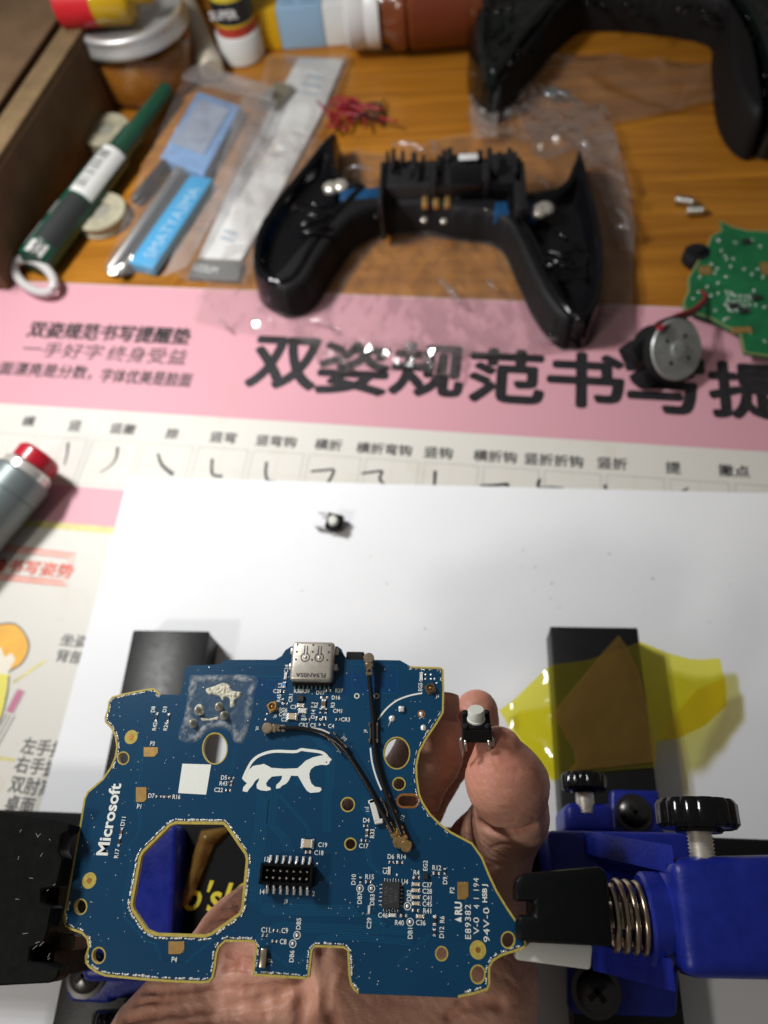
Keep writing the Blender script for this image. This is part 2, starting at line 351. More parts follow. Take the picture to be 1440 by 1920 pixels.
mtext('卷面漂亮是分数，', 72, 694, 0.0076, bold=0.018, wd=0.052); mtext('字体优美是脸面', 274, 708, 0.0076, bold=0.018, wd=0.0420)
for s, x, y in (('横', 54, 790), ('竖', 141, 798), ('竖撇', 231, 804), ('捺', 323, 813), ('竖弯', 419, 820), ('竖弯钩', 518, 827), ('横折', 616, 834), ('横折弯钩', 720, 842), ('竖钩', 822, 849), ('横折钩', 928, 856), ('竖折折钩', 1038, 863), ('竖折', 1148, 869), ('提', 1262, 877), ('撇点', 1376, 883)):
    mtext(s, x, y, 0.0052, bold=0.02, wd=0.0056 * len(s))
# stroke practice squares
gv1 = -0.0152; gs = 0.0212; pitch = 0.02345; u_first = uv(176, 820)[0] - pitch * 3
bm = bmesh.new(); bd = bmesh.new()
for k in range(18):
    u0 = u_first + k * pitch; c = [(u0, gv1), (u0 + gs, gv1), (u0 + gs, gv1 - gs), (u0, gv1 - gs)]
    for a, b in zip(c, c[1:] + c[:1]): ribbon(bm, [mw(*a), mw(*b)], 0.0003, MZ + 0.00006)
    for a, b in (((u0 + gs / 2, gv1), (u0 + gs / 2, gv1 - gs)), ((u0, gv1 - gs / 2), (u0 + gs, gv1 - gs / 2))): ribbon(bd, [mw(*a), mw(*b)], 0.00018, MZ + 0.00005)
mk('practice_grid', bm, M_gridl, mat_o); mk('practice_grid', bd, mat('faint_orange_ink', (0.66, 0.56, 0.44), 0.5), mat_o)
def pstroke(pts, w0, w1):
    q = [Vector(mw(*uv(x, y))) for x, y in pts]; q = catmull(q, 6); b_ = bmesh.new(); n = len(q)
    prev = None
    for i, p in enumerate(q):
        t = (q[min(i + 1, n - 1)] - q[max(i - 1, 0)]).normalized(); s = Vector((-t.y, t.x, 0)); ww = w0 + (w1 - w0) * i / (n - 1)
        cur = (b_.verts.new((p.x - s.x * ww, p.y - s.y * ww, MZ + 0.00009)), b_.verts.new((p.x + s.x * ww, p.y + s.y * ww, MZ + 0.00009)))
        if prev: b_.faces.new((prev[0], cur[0], cur[1], prev[1]))
        prev = cur
    mk('printed_stroke', b_, M_ink, mat_o)
pstroke([(128, 830), (126, 850), (121, 872)], .0006, .0003); pstroke([(221, 838), (218, 858), (208, 873), (187, 886)], .0007, .0002)
pstroke([(296, 850), (304, 872), (325, 890)], .0005, .0010); pstroke([(398, 860), (397, 882), (401, 891), (417, 893)], .0006, .0007)
pstroke([(500, 866), (498, 888), (503, 901), (517, 904)], .0006, .0006); pstroke([(583, 884), (606, 882), (625, 881), (622, 893), (613, 908)], .0005, .0006)
pstroke([(678, 888), (700, 885), (716, 884), (712, 898), (722, 910)], .0005, .0006); pstroke([(816, 883), (815, 900), (814, 915)], .0007, .0005)
pstroke([(900, 911), (930, 910), (951, 908), (948, 916)], .0006, .0007); pstroke([(1012, 898), (1010, 914), (1035, 915), (1056, 917)], .0006, .0008); pstroke([(1134, 909), (1136, 922)], .0006, .0006)
pstroke([(1275, 925), (1290, 915)], .0006, .0003)
# red stamp frame and its text
def loop(pts, wd, m, dz): 
    b_ = bmesh.new(); ribbon(b_, [mw(*uv(x, y)) for x, y in pts], wd, MZ + dz, closed=True); return mk('stamp_frame', b_, m, mat_o)
loop([(-90, 1015), (136, 1041), (122, 1094), (-110, 1072)], 0.0016, M_redpale, 0.00006); loop([(-90, 1022), (129, 1046), (117, 1089), (-110, 1065)], 0.0004, M_redink, 0.0001)
loop([(-90, 1011), (142, 1038), (126, 1099), (-110, 1077)], 0.0003, M_redink, 0.0001)
mtext('正确书写姿势', 45, 1063, 0.0056, M_redink, 0.03, wd=0.041)
mtext('坐姿端正', 166, 1204, 0.0046, M_inkg, 0.02, wd=0.0215); mtext('背部挺直', 158, 1234, 0.0046, M_inkg, 0.02, wd=0.0215)
mtext('左手按', 82, 1402, 0.0054, M_inkg, 0.02, wd=0.0158); mtext('右手握', 70, 1437, 0.0054, M_inkg, 0.02, wd=0.0158); mtext('双肘离', 60, 1474, 0.0054, M_inkg, 0.02, wd=0.0158); mtext('桌面', 37, 1509, 0.0054, M_inkg, 0.02, wd=0.0100)
# printed picture: child with orange hair, yellow shirt, pink pen
def mpoly(name, pts, m, dz, smooth_=True):
    q = [mw(*uv(x, y)) for x, y in pts]
    if smooth_: q = catmull(q, 5, True)
    return poly(name, q, MZ + dz, m, mat_o)
mpoly('printed_picture', [(-40, 1172), (0, 1170), (30, 1172), (48, 1188), (53, 1210), (46, 1238), (18, 1258), (8, 1240), (-40, 1235)], mat('orange_ink', (0.80, 0.42, 0.05), 0.5, var=0.1), 0.00007)
mpoly('printed_picture', [(-40, 1222), (-2, 1214), (4, 1220), (10, 1232), (20, 1225), (28, 1236), (22, 1248), (16, 1262), (10, 1268), (-40, 1270)], mat('pale_skin_ink', (0.76, 0.72, 0.6), 0.5), 0.00011)
mpoly('printed_picture', [(-40, 1272), (14, 1265), (17, 1275), (10, 1310), (2, 1345), (-40, 1350)], mat('lemon_ink', (0.72, 0.66, 0.12), 0.5), 0.00015)
pts_ = [mw(*uv(x, y)) for x, y in ((17, 1268), (14, 1300), (3, 1345), (-5, 1360))]
bm = bmesh.new(); ribbon(bm, catmull(pts_, 5), 0.0005, MZ + 0.00019); mk('printed_outline', bm, M_inkg, mat_o)
bm = bmesh.new(); ribbon(bm, catmull([mw(*uv(x, y)) for x, y in ((-10, 1172), (30, 1171), (54, 1205), (44, 1240), (16, 1260))], 6), 0.0005, MZ + 0.00019); mk('printed_outline', bm, M_inkg, mat_o)
for w_, m_, dz_ in ((0.0036, M_gridl, .00007), (0.0024, mat('rose_ink', (0.5, 0.16, 0.27), 0.5), .00011)):
    bm = bmesh.new(); ribbon(bm, [mw(*uv(18, 1336)), mw(*uv(40, 1294))], w_, MZ + dz_); mk('printed_pen', bm, m_, mat_o)
bm = bmesh.new()
for a, b in (((13, 1338), (-20, 1400)), ((20, 1340), (-12, 1400)), ((28, 1342), (-4, 1400))): ribbon(bm, [mw(*uv(*a)), mw(*uv(*b))], 0.0004, MZ + 0.00008)
mk('printed_outline', bm, M_inkg, mat_o)
bm = bmesh.new(); ribbon(bm, [mw(*uv(24, 1280)), mw(*uv(86, 1238))], 0.0011, MZ + 0.00007); mk('yellow_line', bm, M_yelink, mat_o); bm = bmesh.new(); ribbon(bm, [mw(*uv(-10, 1420)), mw(*uv(28, 1425))], 0.0011, MZ + 0.00007); mk('yellow_line', bm, M_yelink, mat_o)

# ============================================================ white sheet of paper (A4, landscape)
PZ = 0.0011
pg = [P(241, 895, PZ), P(1560, 928, PZ)]; ax = (pg[1] - pg[0]).normalized(); ay = Vector((-ax.y, ax.x, 0)); o_ = pg[0]
bm = bmesh.new(); nx, ny = 60, 42; g = []
for i in range(nx + 1):
    for j in range(ny + 1):
        q = o_ + ax * (0.297 * i / nx) - ay * (0.210 * j / ny)
        edge = max(0, 1 - min(i, nx - i, j, ny - j) / 6.0)
        z = PZ + 0.00034 * fb(q.x, q.y, 0, 16) + 0.0006 * edge * max(0, ns(q.x, q.y, 3, 25))
        g.append(bm.verts.new((q.x, q.y, max(z, 0.0009))))
for i in range(nx):
    for j in range(ny): bm.faces.new((g[i * (ny + 1) + j], g[(i + 1) * (ny + 1) + j], g[(i + 1) * (ny + 1) + j + 1], g[i * (ny + 1) + j + 1]))
tag(mk('paper_sheet', bm, M_paper, smooth=True), 'blank white paper sheet lying over the writing mat', 'paper')
# ============================================================ BLUE CIRCUIT BOARD
ZB = 0.088; TH = 0.0012
pcb = thing('circuit_board', (*P(560, 1550, ZB - TH)[:2], ZB - TH), 'blue printed circuit board with white bear print clamped in the holder', 'circuit board')
def B(px, py, h=0.0): return P(px, py, ZB + h)
def mpp(px, py, h=0.0): return depth(B(px, py, h)) / F
def board_mat():
    m = mat('blue_solder_mask', (0.002, 0.045, 0.135), 0.30, spec=0.5); N, L = nn(m); b = N['Principled BSDF']; tc = N.new('ShaderNodeTexCoord')
    n = N.new('ShaderNodeTexNoise'); n.inputs['Scale'].default_value = 60; n.inputs['Detail'].default_value = 3; L.new(tc.outputs['Object'], n.inputs['Vector'])
    x = N.new('ShaderNodeMix'); x.data_type = 'RGBA'; x.inputs['A'].default_value = (0.0016, 0.038, 0.096, 1); x.inputs['B'].default_value = (0.0024, 0.054, 0.126, 1); L.new(n.outputs['Fac'], x.inputs['Factor']); L.new(x.outputs['Result'], b.inputs['Base Color'])
    n2 = N.new('ShaderNodeTexNoise'); n2.inputs['Scale'].default_value = 1400; n2.inputs['Detail'].default_value = 2; L.new(tc.outputs['Object'], n2.inputs['Vector'])
    bp = N.new('ShaderNodeBump'); bp.inputs['Distance'].default_value = 0.000012; L.new(n2.outputs['Fac'], bp.inputs['Height']); L.new(bp.outputs[0], b.inputs['Normal'])
    return m
M_board = board_mat()
OUT = [(338, 1303), (342, 1288), (345, 1257), (353, 1248), (407, 1246), (416, 1242), (424, 1237), (516, 1237), (528, 1230), (535, 1219), (546, 1212), (590, 1211), (633, 1212), (640, 1217), (645, 1228), (652, 1237), (686, 1237), (750, 1238), (759, 1243), (769, 1249), (790, 1250), (827, 1251), (832, 1256), (833, 1291), (832, 1336), (819, 1358), (800, 1386), (787, 1411), (782, 1436), (783, 1459), (787, 1487), (793, 1503), (807, 1525), (826, 1544), (846, 1559), (886, 1580), (905, 1607), (918, 1639), (932, 1669), (951, 1700), (966, 1722), (984, 1748), (987, 1774), (978, 1781), (940, 1793), (925, 1803), (919, 1814), (919, 1846), (914, 1857), (888, 1865), (859, 1871), (672, 1863), (664, 1858), (657, 1847), (653, 1828), (651, 1783), (644, 1778), (590, 1776), (586, 1781), (580, 1833), (572, 1836), (478, 1830), (473, 1826), (479, 1774), (475, 1767), (422, 1766), (411, 1777), (407, 1789), (404, 1814), (400, 1833), (392, 1842), (378, 1844), (322, 1842), (267, 1838), (225, 1834), (197, 1831), (180, 1824), (167, 1815), (160, 1806), (159, 1794), (165, 1775), (162, 1761), (153, 1751), (133, 1744), (122, 1738), (118, 1722), (126, 1680), (140, 1600), (151, 1537), (157, 1498), (164, 1484), (192, 1460), (207, 1438), (215, 1419), (218, 1399), (215, 1380), (207, 1365), (197, 1355), (196, 1346), (201, 1330), (203, 1316), (210, 1306), (228, 1301), (272, 1292), (288, 1290), (294, 1295), (301, 1302)]
OCT = [(329, 1545), (418, 1546), (425, 1553), (459, 1603), (461, 1612), (452, 1703), (447, 1712), (396, 1748), (384, 1752), (294, 1749), (276, 1742), (251, 1704), (249, 1694), (265, 1606), (270, 1598), (320, 1548)]
def ell(x, y, rx, ry, n=28): return [(x + rx * math.cos(2 * pi * k / n), y + ry * math.sin(2 * pi * k / n)) for k in range(n)]
def stad(x, y, w_, h_, n=10): r = h_ / 2; return [(x + (w_ / 2 - r) * s + r * math.cos(a), y + r * math.sin(a)) for s, a0 in ((1, -pi / 2), (-1, pi / 2)) for a in (a0 + pi * k / n for k in range(n + 1))]
HOLES = [(403, 1403.5, 22, 28), (231, 1421.5, 9.5, 10.5), (151, 1700, 10.5, 13), (185, 1791.5, 11, 13.5), (744, 1412, 23, 28.5), (748, 1469.7, 10.5, 10.5), (652, 1508.5, 11.3, 11.8), (657, 1582.5, 9.3, 9.7), (828, 1788, 9.8, 11.7), (896, 1827, 12.2, 15.8), (952.5, 1762.5, 11.3, 14)]
def wpts(pl): return [B(x, y) for x, y in pl]
cu = bpy.data.curves.new('b', 'CURVE'); cu.dimensions = '2D'; cu.fill_mode = 'BOTH'; cu.extrude = TH / 2
for pl in [OUT, OCT, stad(765, 1501.5, 37, 20)] + [ell(*h) for h in HOLES]:
    sp = cu.splines.new('POLY'); q = wpts(pl); sp.points.add(len(q) - 1)
    for a, p in zip(sp.points, q): a.co = (p.x, p.y, 0, 1)
    sp.use_cyclic_u = True
co = bpy.data.objects.new('b', cu); COL.objects.link(co); bme = bpy.data.meshes.new_from_object(co); bpy.data.objects.remove(co)
bme.transform(Matrix.Translation((0, 0, ZB - TH / 2))); bme.materials.clear(); bme.materials.append(M_board); bme.materials.append(M_fr4)
for p in bme.polygons: p.material_index = 1 if abs(p.normal.z) < 0.5 else 0
bme.name = 'board'; board = link('board', bme, pcb)
def inset(q, dist, closed=True):
    """points moved to the inner side of polygon q (xy)"""
    n = len(q); ar = sum(q[i].x * q[(i + 1) % n].y - q[(i + 1) % n].x * q[i].y for i in range(n)); sg = 1 if ar > 0 else -1; o = []
    for i in range(n):
        a, b = q[(i - 1) % n], q[(i + 1) % n]; t = (b - a); t.z = 0; t.normalize(); o.append(q[i] + Vector((-t.y, t.x, 0)) * sg * dist)
    return o
def resample(q, st, closed=True):
    o = []; n = len(q)
    for i in range(n if closed else n - 1):
        a, b = q[i], q[(i + 1) % n]; k = max(1, round((b - a).length / st)); o += [a.lerp(b, j / k) for j in range(k)]
    if not closed: o.append(q[-1])
    return o
# bare gold-coloured rim along the cut edges
def rim(pts, wd, m, closed, name='edge_rim', z=0.00003, side=1):
    q = pts; i2 = inset(q, wd * side); b_ = bmesh.new(); n = len(q)
    a = [b_.verts.new((p.x, p.y, ZB + z)) for p in q]; c = [b_.verts.new((p.x, p.y, ZB + z)) for p in i2]
    for i in range(n if closed else n - 1):
        j = (i + 1) % n; b_.faces.new((a[i], a[j], c[j], c[i]))
    return mk(name, b_, m, pcb)
OW = wpts(OUT)
def rimseg(i0, i1, wd=0.00042):
    q = OW[i0:i1 + 1]; b_ = bmesh.new(); full = inset(OW, wd); c = full[i0:i1 + 1]
    a = [b_.verts.new((p.x, p.y, ZB + .00003)) for p in q]; c = [b_.verts.new((p.x, p.y, ZB + .00003)) for p in c]
    for i in range(len(a) - 1): b_.faces.new((a[i], a[i + 1], c[i + 1], c[i]))
    mk('edge_rim', b_, M_fr4, pcb)
rimseg(19, 50); rimseg(51, len(OUT) - 1)
rim(wpts(OCT), 0.00058, M_fr4, True, side=-1)
for x, y, rx, ry in HOLES: rim(wpts(ell(x, y, rx, ry)), 0.00026, M_fr4, True, 'hole_rim', side=-1)
rim(wpts(stad(765, 1501.5, 37, 20)), 0.00042, M_copper, True, 'slot_rim', side=-1)
# solder beads along the rims: short irregular runs of tin
def bead_mesh(k):
    b_ = bmesh.new(); L = 1.0; random.seed(k); n = random.randint(3, 5)
    for i in range(n):
        x = -0.5 + (i + 0.5) / n + random.uniform(-.05, .05); s = random.uniform(.75, 1.25)
        bmesh.ops.create_icosphere(b_, subdivisions=1, radius=1, matrix=Matrix.Translation((x, random.uniform(-.15, .15), 0)) @ Matrix.Diagonal((0.62 / n * s, 0.42 * s, 0.42 * s, 1)))
    me = bpy.data.meshes.new('solder_bead'); b_.to_mesh(me); b_.free(); me.materials.append(M_solder); me.polygons.foreach_set('use_smooth', [True] * len(me.polygons)); return me
BEADS = [bead_mesh(k) for k in range(7)]
def beads(q, lmin, lmax, gap, wd=0.00042, skip=None):
    q = resample(q, 0.0001, False); s = 0; i = 0; st = 0.0001
    while i < len(q) - 8:
        Ln = random.uniform(lmin, lmax); k = min(int(Ln / st), len(q) - 1 - i)
        if k < 4: break
        a, b = q[i], q[i + k]; c = q[i + k // 2]
        if not (skip and skip(c)):
            me = BEADS[random.randrange(7)]; d_ = (b - a); ang = math.atan2(d_.y, d_.x)
            link('solder_bead', me, pcb, Matrix.Translation((c.x, c.y, ZB + 0.00002)) @ Matrix.Rotation(ang, 4, 'Z') @ Matrix.Diagonal((d_.length * 1.05, 1.25 * wd * random.uniform(.8, 1.25), 0.00055 * random.uniform(.6, 1.2), 1)))
        i += k + max(2, int(gap * random.uniform(.5, 1.6) / st))
random.seed(11)
IN = inset(OW, 0.00068)
beads(IN[54:70], .0010, .0018, .0005); beads(IN[70:82], .0013, .0022, .0006); beads(IN[82:87], .0012, .002, .0008)
beads(IN[92:], .0010, .0020, .0006, wd=.00036)
beads(IN[19:24], .0005, .0011, .0007, wd=.00030); beads(IN[24:31], .0006, .0013, .0008, wd=.0003); beads(IN[30:42], .0003, .0009, .0013, wd=.0003); beads(IN[43:51], .0007, .0014, .0009); beads(IN[51:56], .0012, .002, .0007)
q = inset(wpts(OCT), -0.00086); beads(q + [q[0]], .0016, .0030, .0006, wd=.00048)

# copper pads
def padrect(x, y, w_, h_, m=M_gold, name='copper_pad', t=0.00012, cut=0.25):
    a, b, c, e = B(x - w_ / 2, y - h_ / 2), B(x + w_ / 2, y - h_ / 2), B(x + w_ / 2, y + h_ / 2), B(x - w_ / 2, y + h_ / 2)
    k = cut * (c - e).length; b_ = bmesh.new(); d1 = (e - c).normalized(); d2 = (b - c).normalized()
    prism(b_, [a, b, c + d2 * k, c + d1 * k, e], ZB - 0.0002, ZB + t, 0.00004, 1); return mk(name, b_, m, pcb)
padrect(283, 1410, 27, 18); padrect(265, 1490, 20, 28); padrect(331, 1777, 30, 24); padrect(868, 1670, 21, 33)
def disc(x, y, r, m, name, z=0.00004, n=28, parent=pcb, ry=None):
    b_ = bmesh.new(); c = B(x, y); s = mpp(x, y); vs = [b_.verts.new((c.x + r * s * math.cos(2 * pi * k / n), c.y + (ry or r * 1.03) * s * math.sin(2 * pi * k / n), ZB + z)) for k in range(n)]; b_.faces.new(vs); return mk(name, b_, m, parent)
def ring(x, y, r, wd, m, name, z=0.00005):
    b_ = bmesh.new(); c = B(x, y); s = mpp(x, y); ribbon(b_, [(c.x + r * s * math.cos(2 * pi * k / 24), c.y + r * s * math.sin(2 * pi * k / 24)) for k in range(24)], wd, ZB + z, True); return mk(name, b_, m, pcb)
for x, y, r in ((246, 1382, 12.5), (167.5, 1651, 13.5), (896, 1781, 15.3)):
    f = disc(x, y, r, M_fr4, 'fiducial'); disc(x, y, 4.6, M_copper, 'fiducial_dot', 0.0001, parent=f)
# white print: block and bear
poly('silkscreen_block', [B(342, 1432), B(396, 1433.5), B(386.5, 1490), B(334, 1487)], ZB + 0.00004, M_silk, pcb)
c2 = lambda x, y: (450 + x / 3.6, 1180 + y / 3.6)
BEAR = [(15, 1008), (35, 975), (62, 945), (90, 922), (118, 916), (140, 914), (160, 908), (182, 918), (212, 935), (300, 941), (388, 938), (415, 915), (442, 888), (492, 864), (545, 852), (578, 850), (602, 862), (620, 880), (606, 893), (602, 908), (585, 917), (548, 914), (505, 924), (478, 945), (468, 975), (470, 1005), (482, 1040), (505, 1062), (545, 1068), (551, 1084), (535, 1099), (475, 1104), (452, 1090), (430, 1058), (408, 1018), (392, 990), (345, 988), (330, 1020), (312, 1042), (285, 1055), (268, 1072), (242, 1076), (246, 1050), (268, 1030), (282, 1008), (284, 988), (216, 994), (192, 1016), (176, 1040), (182, 1060), (206, 1068), (208, 1084), (180, 1091), (140, 1087), (114, 1074), (112, 1046), (128, 1018), (128, 1004), (104, 1022), (84, 1054), (62, 1078), (48, 1099), (18, 1092), (22, 1066), (48, 1038), (30, 1026)]
poly('silkscreen_bear', [B(*c2(*p)) for p in BEAR], ZB + 0.00004, M_silk, pcb)
bm = bmesh.new(); ribbon(bm, catmull([B(*c2(*p)) for p in ((22, 1010), (48, 950), (85, 888), (140, 848), (230, 824), (370, 826), (412, 812), (450, 816), (540, 828), (575, 846), (590, 864))], 5), 0.00062, ZB + 0.00006); mk('silkscreen_line', bm, M_silk, pcb)
disc(*c2(583, 897), 1.3, M_board, 'silkscreen_eye', 0.00009, 8)
for a in ([(1230, 431), (1150, 446), (1060, 480), (985, 540), (930, 612)], [(880, 800), (892, 900), (920, 1000), (955, 1085)], [(480, 668), (545, 676), (605, 702)]):
    bm = bmesh.new(); ribbon(bm, catmull([B(*c2(*p)) for p in a], 6), 0.00034, ZB + 0.00005); mk('silkscreen_line', bm, M_silk, pcb)
# tracks: faint raised copper under the mask
M_trk = mat('blue_mask_over_track', (0.005, 0.084, 0.175), 0.30); M_trk2 = mat('blue_mask_dark_gap', (0.0012, 0.026, 0.088), 0.32)
bm = bmesh.new(); bm2 = bmesh.new()
def trk(pts, n=1, gap=4.0, wd=0.00012, b_=None, z=.00002, dirn=(1, 0)):
    for k in range(n): ribbon(bm if b_ is None else b_, [B(x + dirn[0] * gap * k, y + dirn[1] * gap * k) for x, y in pts], wd, ZB + z)
trk([(265, 1395), (262, 1460), (250, 1500), (262, 1530), (258, 1560), (240, 1590), (245, 1625), (230, 1690), (232, 1720), (272, 1765), (290, 1770), (300, 1800), (345, 1805), (375, 1780), (400, 1760)], 2, 4)
trk([(484, 1480), (478, 1560), (470, 1590), (470, 1690), (480, 1695), (660, 1698), (680, 1712), (710, 1718)], 7, 3.2, dirn=(1.0, 1.0))
trk([(505, 1480), (500, 1545), (525, 1570), (540, 1610)], 4, 5); trk([(585, 1385), (600, 1400), (612, 1410), (612, 1470), (606, 1500), (606, 1560)], 5, 3.4)
trk([(590, 1400), (560, 1430), (555, 1475)], 3, 4); trk([(520, 1490), (560, 1535), (575, 1552), (578, 1570)], 2, 5)
trk([(480, 1755), (520, 1730), (660, 1735), (775, 1738)], 5, 3.6, dirn=(0.2, 1)); trk([(560, 1800), (600, 1755), (640, 1750), (770, 1762)], 4, 3.4, dirn=(0.3, 1)); trk([(500, 1780), (540, 1808), (560, 1790)], 2, 5, dirn=(.3, 1))
trk([(745, 1805), (790, 1765), (805, 1750)], 2, 6); trk([(685, 1590), (690, 1620), (712, 1640)], 3, 3.5); trk([(680, 1495), (676, 1515), (690, 1530)], 3, 3.6)
trk([(300, 1340), (270, 1378), (250, 1440)], 1, 4); trk([(440, 1400), (436, 1430), (430, 1450)], 2, 4)
for r0 in ([(448, 1245), (535, 1245), (535, 1268), (448, 1268)], [(660, 1245), (745, 1248), (745, 1300), (660, 1300)], [(500, 1275), (530, 1275), (530, 1290), (500, 1290)]):
    ribbon(bm, wpts(r0), 0.00014, ZB + .00002, True)
mk('copper_tracks', bm, M_trk, pcb)['kind'] = 'stuff'
for pl in ([(462, 1272), (528, 1272), (528, 1310), (475, 1310), (462, 1300)], [(640, 1262), (748, 1258), (748, 1302), (640, 1302)]):
    f = bm2.faces.new([bm2.verts.new((p.x, p.y, ZB + .000012)) for p in wpts(pl)])
mk('copper_area', bm2, mat('blue_mask_over_copper', (0.002, 0.042, 0.125), 0.28), pcb)
# vias: tiny tin specks
bm = bmesh.new(); random.seed(5); OP = [Vector(p) for p in OUT]; cnt = 0
hol = [(h[0], h[1], max(h[2], h[3]) + 7) for h in HOLES]
while cnt < 330:
    x, y = random.uniform(150, 960), random.uniform(1250, 1860)
    if not inside((x, y), OUT) or inside((x, y), OCT) or any((x - a) ** 2 + (y - b) ** 2 < r * r for a, b, r in hol): continue
    if 330 < x < 400 and 1425 < y < 1495 or 450 < x < 630 and 1395 < y < 1495: continue
    c = B(x, y); r = random.uniform(.00005, .00012); bmesh.ops.create_circle(bm, cap_ends=True, segments=6, radius=r, matrix=Matrix.Translation((c.x, c.y, ZB + .00004))); cnt += 1
mk('via_specks', bm, M_solder, pcb)['kind'] = 'stuff'
for x, y in ((669, 1305), (706, 1305)): disc(x, y, 3.2, mat('via_hole_dark', (.02, .03, .03), .6), 'via_hole', .00008, 14); ring(x, y, 4.2, .0002, M_silk, 'via_ring')

# lettering on the board
def bt(s, x, y, a=0, h=0.00090, bold=0.010, name='silkscreen_text', asp=0.92, m=M_silk, dz=0.00005, sp=1.0):
    r_ = math.radians(a); X_ = Vector((math.cos(r_), math.sin(r_), 0)); Y_ = Vector((-math.sin(r_), math.cos(r_), 0)); c = B(x, y)
    return text(name, s, frameM((c.x, c.y, ZB + dz), X_, Y_), m, pcb, height=h, bold=bold, asp=asp, spacing=sp)
T0 = 'C20,520,1296 R38R39,566,1296 R37,636,1295 D17,601,1299 D16,630,1308 CM1,633,1333 CR3,648,1349 CR2,569,1359.5 C5,587,1360 C4,621,1361.5 EG6,531,1331 C40,531,1339.5 C2,533,1349 C3,550,1325.5 J2,482,1366 J1,632,1256 J4,820,1306.5 D4,687,1538 C17,682,1586 D6,733,1606 R14,753,1606 R15,693,1644 U4,759,1653 C46,718,1716 R40,749,1730 C36,789,1730 R4,781,1636 R12,819,1627 C37,801,1659 C28,801,1671 C41,801,1683.5 C45,801,1695 R41,801,1708 C19,605,1584 C18,598,1599 13,500,1611 14,492,1672 2,588,1675.5 J3,536,1691 C11,498,1743.5 C9,534,1745 C8,531,1765.5 P4,327,1799 P1,261,1512 P3,286,1394 D7,284,1492 R16,331,1494 D5,420,1458 R43,419,1469 C22,410,1481'
T9 = 'CR1,545,1309 R45,523,1309 L3,525,1285 C14,537,1254 R10,569,1343 D14,587,1339 R2,592,1322 R3,624,1322 EG5,788,1288 J9,686,1371 R33,698,1563 C1,722,1633 D10,663,1649 DB7,674.5,1684 DB3,698,1687 DB2,767,1679 C29,692,1731 DB1,769,1750 EG2,797.5,1623 D9,834.5,1651 R6,829,1724 D12,828,1748 P2,847.5,1669 DB5,560,1732 DB6,547,1793 J7,507,1801 D8,287,1330 R42,290,1362 D3,309,1330 R24,311,1362 R17,219,1600 D11,231,1540'
for t in T0.split(): s, x, y = t.split(','); bt(s, float(x), float(y))
for t in T9.split(): s, x, y = t.split(','); bt(s, float(x), float(y), 90)
bt('J5', 516, 1343, -15); bt('J10', 645, 1385, -45); bt('J11', 688, 1517, -85); bt('J12', 755, 1534, 70); bt('1', 497, 1822, 90, 0.0009)
bt('Microsoft', 204.5, 1535, 90, 0.00262, 0.026, 'silkscreen_wordmark', 1.06)
bt('E89382', 877.5, 1728, 90, 0.00115, 0.006, asp=1.12, sp=1.15); bt('V-0', 893, 1736, 90, 0.00112, 0.0, asp=1.3); bt('4 1 194', 893, 1675, 90, 0.0011, 0.0, asp=1.0, sp=1.15); bt('94V-0', 912, 1734, 90, 0.00120, 0.004, asp=1.35, sp=1.1); bt('HSB J', 910, 1675, 90, 0.00125, 0.03, asp=1.15)
bt('RU', 859.5, 1703, 90, 0.00145, 0.035, 'silkscreen_mark', 0.95)
poly('silkscreen_triangle', [B(852, 1724), B(865, 1719), B(865, 1729.5)], ZB + .00005, M_silk, pcb)

# chip parts
M_chipblk = mat('chip_black', (0.02, 0.02, 0.022), 0.5); M_chipbeige = mat('ceramic_beige', (0.52, 0.42, 0.27), 0.4, var=.1, vscale=2000); M_chipbrn = mat('ceramic_brown', (0.16, 0.10, 0.06), 0.4); M_chipblue = mat('blue_inductor', (0.05, 0.30, 0.75), 0.35); M_chipwhite = mat('white_ceramic', (0.7, 0.7, 0.66), 0.4)
def chip_mesh(m, ends=True, h=0.5):
    b_ = bmesh.new(); box(b_, (0, 0, h / 2), (0.62 if ends else 1, 0.94, h * .94), 0.04, seg=1)
    if ends:
        for s in (-1, 1): box(b_, (s * 0.4, 0, h / 2), (0.24, 1, h), 0.06, seg=1, mi=1)
        for s in (-1, 1): box(b_, (s * 0.52, 0, 0.08), (0.22, 1.15, 0.18), 0.05, seg=1, mi=1)
    me = bpy.data.meshes.new('chip'); b_.to_mesh(me); b_.free(); me.materials.append(m); me.materials.append(M_solder); return me
CH = {'k': chip_mesh(M_chipblk), 'b': chip_mesh(M_chipbeige), 'n': chip_mesh(M_chipbrn), 'w': chip_mesh(M_chipwhite), 'u': chip_mesh(M_chipblue), 'K': chip_mesh(M_chipblk, False)}
def chip(t, x, y, w_=9, h_=5, v=0, name='chip_component'):
    c = B(x, y); s = mpp(x, y); link(name, CH[t], pcb, Matrix.Translation((c.x, c.y, ZB)) @ Matrix.Rotation(pi / 2 if v else 0, 4, 'Z') @ Matrix.Diagonal((w_ * s, h_ * s, max(h_ * s * .9, .0003), 1)))
